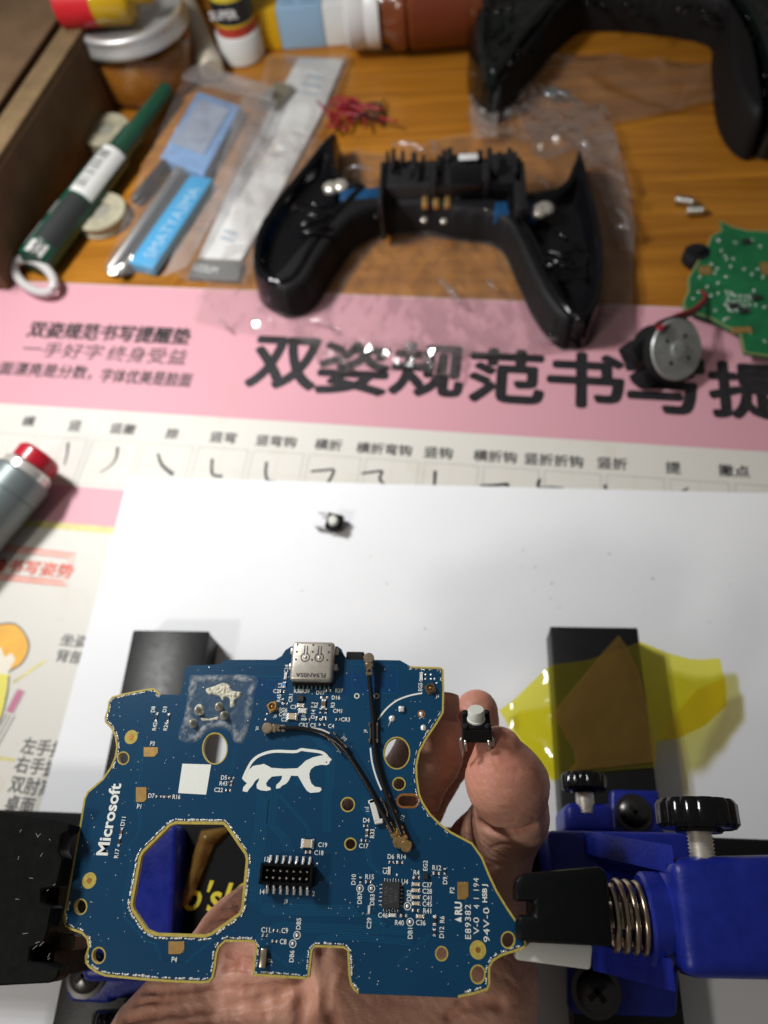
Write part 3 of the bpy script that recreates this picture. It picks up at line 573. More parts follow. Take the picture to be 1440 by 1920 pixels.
for a in (('K', 564, 1310, 12, 12), ('b', 564, 1323, 12, 7), ('w', 568, 1333, 14, 9), ('b', 548.5, 1344, 17, 12), ('n', 607, 1320, 15, 8, 1), ('u', 533, 1284, 9, 6, 1), ('w', 535.5, 1268, 10, 5, 1), ('k', 529, 1297, 9, 5), ('k', 616, 1295, 9, 5), ('k', 530, 1315, 8, 4, 1), ('k', 535, 1320, 8, 4), ('k', 586, 1322, 8, 4, 1), ('k', 601, 1333, 8, 4, 1), ('k', 611, 1333, 8, 4, 1), ('k', 597, 1349, 8, 4), ('k', 608, 1349, 8, 4), ('k', 634, 1349, 8, 4), ('k', 577, 1349, 8, 4), ('k', 604, 1359, 10, 3.5), ('k', 608, 1308, 12, 4), ('w', 790, 1269, 14, 6, 1),
          ('b', 577, 1582, 20, 15), ('n', 578, 1598, 10, 5), ('b', 780, 1658, 13, 6), ('b', 780, 1669.5, 13, 6), ('b', 780, 1682, 13, 6), ('b', 780, 1694, 13, 6), ('k', 779, 1707, 11, 5), ('k', 781, 1645.5, 11, 5), ('K', 798.5, 1643, 9, 12), ('k', 818, 1637.5, 11, 5), ('k', 834, 1634, 9, 4, 1), ('k', 750, 1617, 11, 5), ('k', 734, 1616.5, 8, 4), ('w', 730, 1633, 11, 5, 1), ('k', 691, 1653.5, 10, 5), ('k', 676, 1650, 9, 4, 1), ('w', 736, 1716, 12, 6), ('k', 757, 1717, 11, 5), ('b', 788, 1718, 13, 6), ('w', 692, 1706, 12, 4.5, 1), ('k', 815, 1726, 14, 6, 1), ('k', 814.5, 1748.5, 10, 5, 1), ('k', 686, 1548.5, 8, 4), ('n', 688, 1562, 11, 5, 1), ('k', 682, 1576, 9, 4), ('k', 497, 1754, 9, 4.5), ('k', 517, 1745, 9, 4.5), ('k', 515, 1765, 9, 4.5),
          ('k', 294, 1345, 14, 4, 1), ('k', 316, 1346, 14, 4, 1), ('k', 434, 1459, 9, 3.5), ('n', 434, 1469, 8, 4, 1), ('k', 428, 1482, 9, 4), ('k', 298, 1493.5, 10, 3.5), ('n', 313, 1494, 11, 3.5), ('k', 224, 1578, 14, 4, 1), ('n', 228, 1560, 12, 4, 1)): chip(*a)
# dots next to connectors, test points
def blob(x, y, r, hgt=None, m=M_solder, name='solder_dot'):
    b_ = bmesh.new(); c = B(x, y); s = mpp(x, y) * r; bmesh.ops.create_icosphere(b_, subdivisions=2, radius=1, matrix=Matrix.Translation((c.x, c.y, ZB)) @ Matrix.Diagonal((s, s, hgt or s * .7, 1))); return mk(name, b_, m, pcb, smooth=True)
for x, y in ((798, 1265), (798, 1273), (808, 1265), (808, 1273), (815, 1273), (819, 1281), (595, 1619.5), (744.5, 1640.5), (606, 1345), (594, 1345), (611, 1345), (498, 1349), (501, 1339)): blob(x, y, 2.2)
for x, y in ((675, 1666), (696.5, 1666), (764, 1699), (769, 1729), (557, 1753.5), (549, 1769.5)): blob(x, y, 3.6, .00025, name='test_point'); ring(x, y, 6.2, .00014, M_silk, 'silkscreen_ring')
for x, y, r in ((735, 1347.5, 6.5), (794, 1364.5, 6)): blob(x, y, r, .0004, name='solder_joint')
for x, y in ((790, 1339),): blob(x, y, 4.5, .0004, name='solder_joint'); ring(x, y, 6, .0003, M_copper, 'pad_ring')
bm = bmesh.new(); c = B(753, 1330); box(bm, (c.x, c.y, ZB + .0003), (.0013, .0013, .0007), .00025); mk('solder_joint', bm, M_solder, pcb, smooth=True)
for x, y, a in ((790, 1345, .6), (800, 1372, 1.0), (806, 1352, .9), (730, 1357, 1.2)):
    c = B(x, y); link('solder_bead', BEADS[2], pcb, Matrix.Translation((c.x, c.y, ZB)) @ Matrix.Rotation(a, 4, 'Z') @ Matrix.Diagonal((.0011, .0003, .0003, 1)))
# QFN chip U4
c = B(733.5, 1678.5); bm = bmesh.new(); s = mpp(733, 1678); box(bm, (c.x, c.y, ZB + .0005), (33 * s, 44 * s, .0009), .00008, seg=1); u4 = mk('square_chip', bm, mat('chip_epoxy', (0.030, 0.032, 0.036), 0.42, var=.2, vscale=3000), pcb)
for i in range(6):
    for sx, sy in ((-1, (i - 2.5) / 2.5), (1, (i - 2.5) / 2.5)): link('chip_lead', BEADS[i % 3], u4, Matrix.Translation((c.x + sx * 19.5 * s, c.y + sy * 17 * s, ZB + .00005)) @ Matrix.Diagonal((.0006, .00035, .0003, 1)))
    for sy in (-1, 1): link('chip_lead', BEADS[i % 3], u4, Matrix.Translation((c.x + (i - 2.5) / 2.5 * 13 * s, c.y + sy * 25 * s, ZB + .00005)) @ Matrix.Rotation(pi / 2, 4, 'Z') @ Matrix.Diagonal((.0006, .00035, .0003, 1)))
for k, t in enumerate(('U178A', 'B2F19', '38ST')): text('chip_marking', t, frameM((c.x + (k - 1) * 9 * s, c.y, ZB + .00097), (0, 1, 0), (-1, 0, 0)), mat('laser_mark', (.09, .09, .095), .5), u4, height=.0007, asp=1.1)
# J3 shrouded pin header
h3 = .0034; j = link('pin_header', None, pcb, Matrix.Translation(B(537, 1642)))
z0, z1 = ZB + .0002, ZB + h3
a0, a1, a2, a3 = P(488, 1619, z1), P(587, 1617, z1), P(585, 1661, z1), P(486, 1656, z1)
ctr = (a0 + a2) / 2; wj = ((a1 - a0).length + (a2 - a3).length) / 2; hj = ((a3 - a0).length + (a2 - a1).length) / 2
def lb(b_, x0, x1, y0, y1, zz0, zz1, bev=.00006): box(b_, (ctr.x + (x0 + x1) / 2, ctr.y + (y0 + y1) / 2, (zz0 + zz1) / 2), (x1 - x0, y1 - y0, zz1 - zz0), bev, seg=1)
bm = bmesh.new(); tw = .00055
lb(bm, -wj / 2, wj / 2, -hj / 2, hj / 2, z0, z0 + .0008); lb(bm, -wj / 2, -wj / 2 + tw, -hj / 2, hj / 2, z0 + .0007, z1); lb(bm, wj / 2 - tw, wj / 2, -hj / 2, hj / 2, z0 + .0007, z1); lb(bm, -wj / 2 + tw, wj / 2 - tw, hj / 2 - tw, hj / 2, z0 + .0007, z1)
lb(bm, -wj / 2 + tw, -wj * .28, -hj / 2, -hj / 2 + tw, z0 + .0007, z1); lb(bm, wj * .28, wj / 2 - tw, -hj / 2, -hj / 2 + tw, z0 + .0007, z1); lb(bm, -wj * .28, wj * .28, -hj / 2, -hj / 2 + tw, z0 + .0007, z1 - .0012)
mk('shroud', bm, M_blkplast, j)
for i in range(7):
    xx = (i - 3) * wj * .128
    for yy in (-1, 1):
        bm = bmesh.new(); lb(bm, xx - .0002, xx + .0002, yy * hj * .17 - .0002, yy * hj * .17 + .0002, z0 + .0006, z1 - .0008, .00009); mk('pin', bm, M_steel, j)
        bm = bmesh.new(); y0 = yy * hj / 2; tube(bm, [(ctr.x + xx, ctr.y + y0 * .9, ZB + .0009), (ctr.x + xx, ctr.y + y0 + yy * .0004, ZB + .0008), (ctr.x + xx, ctr.y + y0 + yy * .0007, ZB + .0002), (ctr.x + xx, ctr.y + y0 + yy * .0016, ZB + .0002)], [.00026, .00028, .00036, .0003], 6); mk('solder_leg', bm, M_solder, j, smooth=True)
# USB socket
uz = .0030; us = link('usb_socket', None, pcb, Matrix.Translation(B(585, 1240)))
q = [P(549, 1201, ZB + uz), P(627, 1202, ZB + uz), P(622, 1277, ZB + uz), P(541, 1273, ZB + uz)]; ctr = (q[0] + q[2]) / 2; wj = ((q[1] - q[0]).length + (q[2] - q[3]).length) / 2; hj = ((q[3] - q[0]).length + (q[2] - q[1]).length) / 2
bm = bmesh.new(); box(bm, (ctr.x, ctr.y, ZB + uz / 2 - .0002), (wj, hj, uz + .0004), .0009, seg=4); shell = mk('metal_shell', bm, M_steel, us, angle=30)
zt = ZB + uz + .00003
M_dk = mat('dark_gap', (.02, .018, .016), .5)
for sx in (-1, 1):
    x = ctr.x + sx * wj * .165; b_ = bmesh.new(); yy = ctr.y + hj * .08
    ribbon(b_, [(x - .00032, ctr.y + hj * .38, 0), (x - .00032, yy + .0006, 0)] + [(x + .00098 * math.sin(t), yy - .00098 * -math.cos(t), 0) for t in np.linspace(-.35, -2 * pi + .35, 16)] + [(x + .00032, yy + .0006, 0), (x + .00032, ctr.y + hj * .38, 0)], .00022, zt); mk('spring_finger', b_, M_dk, shell)
    b_ = bmesh.new(); bmesh.ops.create_icosphere(b_, subdivisions=2, radius=1, matrix=Matrix.Translation((x, yy, zt)) @ Matrix.Diagonal((.00042, .00042, .00015, 1))); mk('spring_finger_tip', b_, M_steel, shell, smooth=True)
for dx, dy in ((-.38, .4), (0, .4), (.38, .4), (-.38, .22), (0.0, .22), (.38, .22), (-.38, .02), (0, .02), (.36, .02)):
    b_ = bmesh.new(); bmesh.ops.create_circle(b_, cap_ends=True, segments=12, radius=.00026, matrix=Matrix.Translation((ctr.x + dx * wj, ctr.y + dy * hj, zt))); mk('weld_dot', b_, mat('weld_brown', (.16, .12, .08), .35, .8), shell)
text('stamped_code', 'FL9AN05A', frameM((ctr.x, ctr.y - hj * .37, zt + .00002), (-1, 0, 0), (0, -1, 0)), M_ink, shell, height=.00095, bold=.012, asp=1.15)
bm = bmesh.new()
for sx in (-1, 1):
    for sy in (-.1, .3): box(bm, (ctr.x + sx * (wj / 2 + .0003), ctr.y + sy * hj, ZB + .0006), (.0009, .0016, .0014), .0003)
mk('shell_tab', bm, M_steel, us, smooth=True)
for i in range(9):
    bm = bmesh.new(); box(bm, (ctr.x + (i - 4) * wj * .1, ctr.y - hj / 2 - .0007, ZB + .0003), (.00035, .0014, .0005), .0001, seg=1); mk('contact', bm, mat('tinned_green', (.35, .5, .45), .3, .8), us)
bm = bmesh.new(); box(bm, (ctr.x, ctr.y - hj / 2 - .0002, ZB + .0006), (wj * .92, .0008, .0011), .0001, seg=1); mk('plastic_insert', bm, M_blkmatte, us)
# black piece at the board edge beside the socket
bm = bmesh.new(); a, b = B(648, 1222), B(681, 1236); box(bm, ((a.x + b.x) / 2, (a.y + b.y) / 2, ZB - .0026), (abs(b.x - a.x) , .0026, .0030), .0003); mk('underside_switch', bm, M_blkmatte, pcb)
# coaxial sockets
def ufl(x, y, r, m, name='coax_socket'):
    c = B(x, y); s = mpp(x, y) * r; o = link(name, None, pcb, Matrix.Translation(c)); b_ = bmesh.new(); box(b_, (c.x, c.y, ZB + .0001), (2.1 * s, 2.1 * s, .0003), .00008, rot=Matrix.Rotation(.5, 3, 'Z'), seg=1); mk('base', b_, m, o)
    b_ = bmesh.new(); lathe(b_, [(s * .95, .0001), (s * .95, .0010), (s * .75, .0010), (s * .72, .0003), (0, .0003)], Matrix.Translation((c.x, c.y, ZB)), 20); mk('barrel', b_, m, o, angle=40)
    b_ = bmesh.new(); lathe(b_, [(s * .28, .0002), (s * .28, .0009), (0, .0010)], Matrix.Translation((c.x, c.y, ZB)), 10); mk('centre_pin', b_, M_gold, o, smooth=True)
ufl(511.5, 1326, 8.5, M_gold); ufl(807, 1291.5, 8.5, mat('antique_gold', (.45, .33, .2), .3, 1))
# coaxial jumper cables with plugs: two things lying on the board
M_cable = mat('black_cable', (.008, .008, .009), .3, bump=.00002, bscale=3000); M_plug = mat('tinned_brass', (.68, .56, .40), .28, 1.0, var=.15, vscale=1500)
def plug(parent, a, dirv, m=M_plug, r=.00125, zc=.0011, L_=.0042):
    d_ = Vector(dirv).normalized(); sd = Vector((-d_.y, d_.x, 0)); b_ = bmesh.new(); o = Vector(a)
    lathe(b_, [(0, -.0009), (r * .8, -.0009), (r, -.0007), (r, .0002), (r * .85, .0004), (r * .45, .00042), (0, .0004)], Matrix.Translation((o.x, o.y, ZB + zc)), 22)
    f = frameM((o.x, o.y, ZB + zc), d_, sd).to_3x3()
    for t, w_ in ((.38, 1.5), (.62, 1.15), (.85, 1.25)):
        q_ = o + d_ * L_ * t; box(b_, (q_.x, q_.y, ZB + zc - .0002), (L_ * .22, r * w_, .0011), .0002, rot=f, seg=1)
    q_ = o + d_ * L_ * .5; box(b_, (q_.x, q_.y, ZB + zc - .0003), (L_ * .85, r * .8, .0008), .0002, rot=f, seg=1)
    mk('coax_plug', b_, m, parent, angle=35)
M_brass = mat('brass_plug', (.66, .46, .20), .26, .9, var=.3, vscale=900)
def cable(label, pts, zs, p0, p1):
    q = [P(x, y, ZB + z) for (x, y), z in zip(pts, zs)]; o = thing('coax_cable', (q[0].x, q[0].y, ZB), label, 'cable')
    q2 = catmull(q, 8); b_ = bmesh.new(); tube(b_, q2, .00052, 10); mk('cable_jacket', b_, M_cable, o, smooth=True)
    plug(o, q[0] - (q[1] - q[0]).normalized() * .0026, q[1] - q[0], zc=zs[0]); plug(o, q[-1] + (q[-1] - q[-2]).normalized() * .0022, q[-2] - q[-1], M_brass, zc=zs[-1] , r=.0012)
cable('black coaxial jumper cable running down the board from the top edge', [(692, 1255), (693, 1275), (696, 1305), (700, 1347), (701.5, 1391), (707, 1432), (721, 1480), (731, 1508), (742, 1535), (754, 1566)], [.0022, .0017, .0013, .0009, .0008, .0008, .0011, .0014, .0016, .0013], 0, 0)
cable('black coaxial jumper cable curving over from left above the bear print', [(523, 1365.5), (542, 1366), (561, 1366), (594, 1372), (622, 1385), (645, 1404), (672, 1444), (694, 1481), (713, 1518), (726, 1540), (737, 1560)], [.0010, .0009, .0007, .0006, .0008, .0008, .0007, .0007, .0009, .0012, .0012], 0, 0)
def clip(x0, y0, x1, y1, wd=.0017):
    a, b = B(x0, y0), B(x1, y1); d_ = (b - a).normalized(); sd = Vector((-d_.y, d_.x, 0)); f = frameM((0, 0, 0), d_, sd).to_3x3(); L_ = (b - a).length
    o = link('cable_clip', None, pcb, Matrix.Translation((a + b) / 2))
    for t in (0.06, .94):
        for s in (-1, 1):
            b_ = bmesh.new(); q_ = a.lerp(b, t) + sd * s * wd * .5; box(b_, (q_.x, q_.y, ZB + .0007), (.0008, .0004, .0014), .00012, rot=f, seg=1); mk('clip_arm', b_, M_plug, o)
    for s in (-1, 1):
        b_ = bmesh.new(); q_ = a.lerp(b, .5) + sd * s * wd * .42; box(b_, (q_.x, q_.y, ZB + .0003), (L_ * .8, .0003, .0006), .0001, rot=f, seg=1); mk('clip_rail', b_, M_plug, o)
clip(622, 1381, 646, 1408); clip(701, 1358, 701, 1393); clip(722, 1495, 735, 1528)
bm = bmesh.new()
for (x, y), (w_, h_), a in (((703, 1520), (.0044, .0013), -1.25), ((711, 1541), (.0018, .0009), .2), ((697, 1504), (.0013, .0008), .3)):
    c = B(x, y); box(bm, (c.x, c.y, ZB + .0005), (w_, h_, .0011), .00015, rot=Matrix.Rotation(a, 3, 'Z'), seg=1)
mk('cable_clip', bm, M_chipwhite, pcb)
bm = bmesh.new(); c = B(495, 1796); box(bm, (c.x, c.y, ZB + .0005), (.0013, .0033, .0010), .0002); mk('metal_terminal', bm, M_plug, pcb, smooth=True); blob(493, 1811, 4, .0005)
# flux residue patch with four solder stumps
def flux_mat():
    m = bpy.data.materials.new('flux_residue'); m.use_nodes = True; N, L = nn(m); b = N['Principled BSDF']; b.inputs['Base Color'].default_value = (.62, .66, .66, 1); b.inputs['Roughness'].default_value = .28
    tc = N.new('ShaderNodeTexCoord'); n = N.new('ShaderNodeTexNoise'); n.inputs['Scale'].default_value = 520; n.inputs['Detail'].default_value = 7; n.inputs['Roughness'].default_value = .72; L.new(tc.outputs['Object'], n.inputs['Vector'])
    at = N.new('ShaderNodeAttribute'); at.attribute_name = 'edge'; ad = N.new('ShaderNodeMath'); ad.operation = 'ADD'; L.new(n.outputs['Fac'], ad.inputs[0]); L.new(at.outputs['Fac'], ad.inputs[1])
    mr = N.new('ShaderNodeMapRange'); mr.inputs['From Min'].default_value = .56; mr.inputs['From Max'].default_value = .95; mr.inputs['To Min'].default_value = .06; mr.inputs['To Max'].default_value = .7; L.new(ad.outputs[0], mr.inputs['Value']); L.new(mr.outputs[0], b.inputs['Alpha'])
    bp = N.new('ShaderNodeBump'); bp.inputs['Distance'].default_value = .00035; L.new(n.outputs['Fac'], bp.inputs['Height']); L.new(bp.outputs[0], b.inputs['Normal']); return m
c1 = lambda x, y: (150 + x / 3.6, 1180 + y / 3.6)
FX = [B(*c1(*p)) for p in ((745, 315), (800, 308), (950, 306), (1188, 318), (1180, 430), (1160, 560), (1135, 680), (1100, 765), (1040, 760), (1010, 690), (940, 668), (860, 690), (800, 752), (720, 765), (668, 740), (672, 680), (700, 600), (722, 470), (735, 380))]
v, f = puff(catmull(FX, 3, True), .00022, lambda x, y, d_: ZB + .00003 + min(1, d_ / .0004) * (.00006 + .00022 * max(0, fb(x, y, 0, 900, 4) + .15)) + .00012 * math.exp(-((d_ - .0009) / .0005) ** 2))
bm = bmesh.new(); vs = [bm.verts.new(p) for p in v]
for t in f: bm.faces.new([vs[i] for i in t])
fo = mk('flux_residue', bm, flux_mat(), pcb, smooth=True); at = fo.data.attributes.new('edge', 'FLOAT', 'POINT')
fd = pdist(np.array([(p.co.x, p.co.y) for p in fo.data.vertices]), catmull(FX, 3, True)); at.data.foreach_set('value', (0.17 * np.exp(-((fd - .0009) / .0008) ** 2) * (0.35 + rng.random(1)[0] * 0 + np.array([max(0, 0.7 + fb(p.co.x, p.co.y, 5, 350, 3)) for p in fo.data.vertices]))).astype(np.float32))
M_flx = mat('dry_flux_cream', (.62, .60, .48), .5, var=.2, vscale=1500, bump=.0002, bscale=1800)
CR = [(850, 405), (905, 385), (970, 362), (1010, 380), (1030, 415), (1090, 425), (1080, 455), (1055, 470), (1040, 520), (1015, 525), (1012, 470), (985, 455), (965, 480), (940, 450), (900, 440), (870, 440)]
for PLY in (CR, [(770, 545), (800, 505), (830, 520), (835, 570), (800, 580)], [(820, 595), (870, 605), (930, 590), (925, 610), (830, 618)], [(915, 505), (950, 495), (960, 540), (930, 545)]):
    ply = catmull([B(*c1(*p)) for p in PLY], 3, True); v, f = puff(ply, .00016, lambda x, y, d_: ZB + .0001 + min(1, d_ / .0003) * (.0002 + .00035 * max(0, fb(x, y, 2, 1500, 3) + .3))); mkd('flux_crust', v, f, M_flx, pcb, smooth=True)
for x, y in ((800, 548), (940, 522), (975, 580), (765, 635)):
    c = B(*c1(x, y)); bm = bmesh.new(); lathe(bm, [(.00105, 0), (.0009, .0003), (.00062, .0009), (.00052, .0016), (.0003, .0020), (0, .0021)], Matrix.Translation((c.x, c.y, ZB)), 14); mk('solder_stump', bm, mat('dull_tin', (.62, .58, .48), .38, .55, bump=.0001, bscale=2500), pcb, smooth=True)
# ============================================================ BOARD HOLDER (black feet, crossbar, blue clamp heads)
hold = thing('board_holder', (*P(720, 1700, .0012)[:2], .0012), 'blue and black circuit board holder standing on white paper', 'board holder')
FZ = .0125; BZ = .0013
M_foot = mat('black_painted_steel', (.009, .0095, .010), .38, spec=.28, rvar=.1, vscale=300, bump=.00003, bscale=1500)
def hpr(name, pts, zt, z0, z1, m, bev=.0008, par=hold, seg=3):
    """prism whose top outline is read at height zt"""
    bm = bmesh.new(); prism(bm, PL(pts, zt), z0, z1, bev, seg); return mk(name, bm, m, par, angle=35)
def foot(x0, x1, yf, yn):
    f = link('foot', None, hold, Matrix.Translation(((x0 + x1) / 2, yf, 0))); bm = bmesh.new()
    box(bm, ((x0 + x1) / 2, (yf + yn) / 2, FZ - .0008), (x1 - x0, yf - yn, .0016), .0006); mk('foot_top', bm, M_foot, f, angle=35)
    for x in (x0, x1):
        bm = bmesh.new(); box(bm, (x + (.0005 if x == x0 else -.0005), (yf + yn) / 2, (FZ + BZ) / 2 - .0006), (.001, yf - yn - .001, FZ - BZ - .001), .0003, seg=1); mk('foot_side', bm, M_foot, f)
    bm = bmesh.new(); box(bm, ((x0 + x1) / 2, yf - .0006, (FZ + BZ) / 2 - .0006), (x1 - x0 - .002, .001, FZ - BZ - .001), .0003, seg=1); mk('foot_end', bm, M_foot, f)
    return f
a, b = P(249, 1181, FZ), P(393, 1181, FZ); LX0, LX1, LYF = a.x, b.x, a.y
a, b = P(1031, 1174, FZ), P(1196, 1174, FZ); RX0, RX1, RYF = a.x, b.x, a.y
print('feet', LX0, LX1, RX0, RX1, LYF, RYF)
foot(LX0, LX1, LYF, -.075); foot(RX0, RX1, RYF, -.075)
# crossbar
cy1 = P(1400, 1572, .030).y; cy0 = cy1 - .030
bm = bmesh.new(); box(bm, (0.0, (cy0 + cy1) / 2, .0225), (.30, cy1 - cy0, .015), .0012); bar = mk('crossbar', bm, mat('satin_black_paint', (.008, .008, .009), .6, spec=.08), hold, angle=35)
c = P(392, 1680, .030); text('brand_print', "Pro'sKit", frameM((P(385, 1672, .030).x + .0012, c.y, .0303), (1, 0, 0), (0, 1, 0)), mat('yellow_paint', (.62, .52, .03), .45), bar, height=.0076, bold=.015, shear=.25, asp=.92)
M_screw = mat('screw_black_steel', (.07, .068, .065), .3, .9)
def screw(px, py, z, r=.0042):
    c = P(px, py, z); o = link('screw', None, hold, Matrix.Translation(c)); b_ = bmesh.new()
    lathe(b_, [(r * 1.25, 0), (r * 1.25, .0006), (r, .0007), (r * .97, .0013), (r * .7, .0021), (0, .0025)], Matrix.Translation(c), 28); mk('screw_head', b_, M_screw, o, angle=40)
    for k in range(2):
        b_ = bmesh.new(); box(b_, (c.x, c.y, c.z + .0024), (r * 1.1, r * .28, .0004), .00005, rot=Matrix.Rotation(.7 + k * pi / 2, 3, 'Z'), seg=1); mk('cross_slot', b_, mat('slot_dark', (.004, .004, .004), .6), o)
def knob(cx_, cyf, cz, r, t, shaft, ribs=22):
    """thumb screw with its axis along y; the shaft runs towards the camera"""
    o = link('thumb_screw', None, hold, Matrix.Translation((cx_, cyf, cz))); M = axisM((cx_, cyf, cz), (cx_, cyf + 1, cz)); b_ = bmesh.new(); n = ribs * 4
    prof = [(0, 0), (r * .55, 0), (r * .6, t * .1), (r * .9, t * .12), (r, t * .25), (r, t * .85), (r * .92, t), (0, t)]; rings = []
    for i, (pr, pz) in enumerate(prof):
        rings.append([b_.verts.new(M @ Vector((pr * (1 - (.055 if (k % 4) in (0,) and i in (3, 4, 5, 6) else 0)) * math.cos(2 * pi * k / n), pr * (1 - (.055 if (k % 4) == 0 and i in (3, 4, 5, 6) else 0)) * math.sin(2 * pi * k / n), pz))) for k in range(n)] if pr else [b_.verts.new(M @ Vector((0, 0, pz)))])
    for a_, c_ in zip(rings, rings[1:]):
        for k in range(n):
            l = (k + 1) % n
            if len(a_) == 1: b_.faces.new((a_[0], c_[l], c_[k]))
            elif len(c_) == 1: b_.faces.new((a_[k], a_[l], c_[0]))
            else: b_.faces.new((a_[k], a_[l], c_[l], c_[k]))
    mk('grip_knob', b_, M_blkgloss, o, angle=35)
    b_ = bmesh.new(); pr = [(0, .002)]; nth = int(shaft / .0007)
    for k in range(nth): pr += [(.0026, -k * .0007), (.0022, -k * .0007 - .00035)]
    lathe(b_, pr, M, 20); mk('threaded_shaft', b_, M_steel, o, smooth=True)
# --- right side
hpr('clamp_base', [(1146, 1480), (1236, 1482), (1246, 1560), (1276, 1760), (1270, 1900), (1262, 1908), (1076, 1902), (1066, 1890), (1060, 1560), (1146, 1556)], .0165, FZ, .0165, M_bluepl, .0009)
screw(1188, 1524, .0165); screw(1117, 1858, .0165, .0052)
hpr('clamp_block', [(1058, 1504), (1152, 1504), (1158, 1566), (1060, 1566)], .036, .0160, .036, M_bluepl, .0022, seg=4)
c = P(1096, 1470, .036); k1 = P(1096, 1488, .034); knob(k1.x, k1.y, .034, .0062, .0052, .006, 16)
hpr('clamp_body', [(1024, 1556), (1300, 1560), (1300, 1800), (1044, 1790)], .052, .0300, .052, M_bluepl, .0016)
hpr('clamp_arm', [(1256, 1606), (1500, 1600), (1540, 1842), (1284, 1836)], .090, .0300, .090, M_bluepl, .0030, seg=5)
bm = bmesh.new(); M = axisM(P(1205, 1722, .0795), P(1300, 1722, .0795)); lathe(bm, [(0, 0), (.0080, 0), (.0086, .0006), (.0086, .004), (.0094, .0045), (.0094, .0085), (0, .0085)], M, 36); mk('spring_cup', bm, M_bluepl, hold, angle=35)
for yy in (1612, 1828):                              # cheeks that slope from the arm down to the body
    y1 = P(1262, yy, .088).y; y0 = P(1110, 1578 if yy < 1700 else 1796, .054).y; xa, xb_ = P(1262, yy, .088).x, P(1105, 1690, .054).x; t_ = .0026
    mkd('sloped_cheek', [(xb_, y0 - t_, .052), (xb_, y0 + t_, .052), (xa, y1 - t_, .0885), (xa, y1 + t_, .0885), (xa + .001, y1 - t_, .052), (xa + .001, y1 + t_, .052)], [(0, 1, 3, 2), (2, 3, 5, 4), (0, 2, 4), (1, 5, 3), (0, 4, 5, 1)], M_bluepl, hold)
k2 = P(1311, 1562, .086); knob(k2.x, k2.y, .086, .0080, .0062, .0085, 14)
# right jaw
JZ = .0945
jaw = link('clamp_jaw', None, hold, Matrix.Translation(P(1050, 1700, .080)))
bm = bmesh.new(); prism(bm, PL([(966, 1650), (978, 1637), (1128, 1623), (1140, 1640), (1150, 1776), (970, 1764), (971, 1716), (1002, 1716), (1003, 1690), (965, 1690)], JZ), ZB + .0002, JZ, .0009, 2); mk('jaw_lip', bm, M_blkplast, jaw, angle=35)
bm = bmesh.new(); prism(bm, PL([(1004, 1640), (1128, 1623), (1140, 1640), (1150, 1776), (1004, 1768)], JZ), .074, ZB + .0002, 0); mk('jaw_block', bm, M_blkplast, jaw)
bm = bmesh.new(); prism(bm, PL([(970, 1764), (1112, 1771), (1108, 1819), (966, 1800)], ZB - TH - .0004), .078, ZB - TH - .0003, .0006, 2); mk('jaw_plate', bm, mat('white_plastic', (.62, .64, .60), .4), jaw, angle=35)
bm = bmesh.new(); a, b = P(1143, 1714, .081), P(1213, 1722, .081); nt = 3.9; N_ = 130
tube(bm, [a.lerp(b, t / N_) + Vector((0, .0062 * math.cos(2 * pi * nt * t / N_ + .6), .0062 * math.sin(2 * pi * nt * t / N_ + .6))) for t in range(N_ + 1)], .00066, 8); mk('coil_spring', bm, mat('spring_wire', (.42, .34, .24), .28, 1.0), jaw, smooth=True)
bm = bmesh.new(); tube(bm, [a - Vector((.002, 0, 0)), b + Vector((.002, 0, 0))], .0024, 20); mk('guide_rod', bm, M_steel, jaw, smooth=True)
# --- left side
hpr('clamp_base', [(128, 1776), (340, 1772), (400, 1560), (420, 1560), (380, 1868), (206, 1872), (204, 1882), (134, 1878), (124, 1866)], .0165, FZ, .0165, M_bluepl, .0009)
screw(163, 1828, .0165, .0046)
hpr('clamp_body', [(60, 1560), (334, 1545), (322, 1785), (30, 1790)], .038, .0304, .038, M_bluepl, .0016)
k1 = P(216, 1905, .020); k1y = k1.y; knob(k1.x + .0005, k1y - .004, .0215, .0058, .0052, .004, 14)
hpr('clamp_block', [(150, 1800), (330, 1800), (330, 1840), (150, 1842)], .036, .0160, .036, M_bluepl, .0022, seg=4)
bm = bmesh.new(); box(bm, P(-150, 1690, .07), (.030, .036, .044), .003, seg=4); mk('clamp_arm', bm, M_bluepl, hold, angle=35)
jaw = link('clamp_jaw', None, hold, Matrix.Translation(P(60, 1700, .080)))
M_jaw2 = mat('scuffed_black_plastic', (.006, .0065, .0065), .36, spec=.13, rvar=.14, vscale=500, bump=.00003, bscale=900)
bm = bmesh.new(); prism(bm, PL([(-110, 1512), (20, 1525), (128, 1543), (145, 1546), (143, 1560), (129, 1568), (124, 1596), (132, 1612), (120, 1664), (92, 1668), (92, 1692), (112, 1700), (104, 1746), (96, 1768), (72, 1776), (70, 1800), (104, 1806), (127, 1815), (122, 1832), (108, 1840), (0, 1846), (-130, 1846)], .0895), ZB + .0002, .0928, .0003, 1); mk('jaw_lip', bm, M_jaw2, jaw, angle=20)
bm = bmesh.new(); prism(bm, PL([(-110, 1520), (20, 1528), (100, 1540), (78, 1690), (66, 1838), (0, 1840), (-130, 1840)], .0952), .072, ZB + .0002, 0); mk('jaw_block', bm, M_jaw2, jaw)
bm = bmesh.new(); prism(bm, PL([(60, 1742), (140, 1752), (136, 1782), (60, 1790)], ZB - TH), .080, ZB - TH - .0003, .0005, 1); mk('jaw_plate', bm, mat('brown_plastic', (.045, .03, .022), .4), jaw)
random.seed(3)
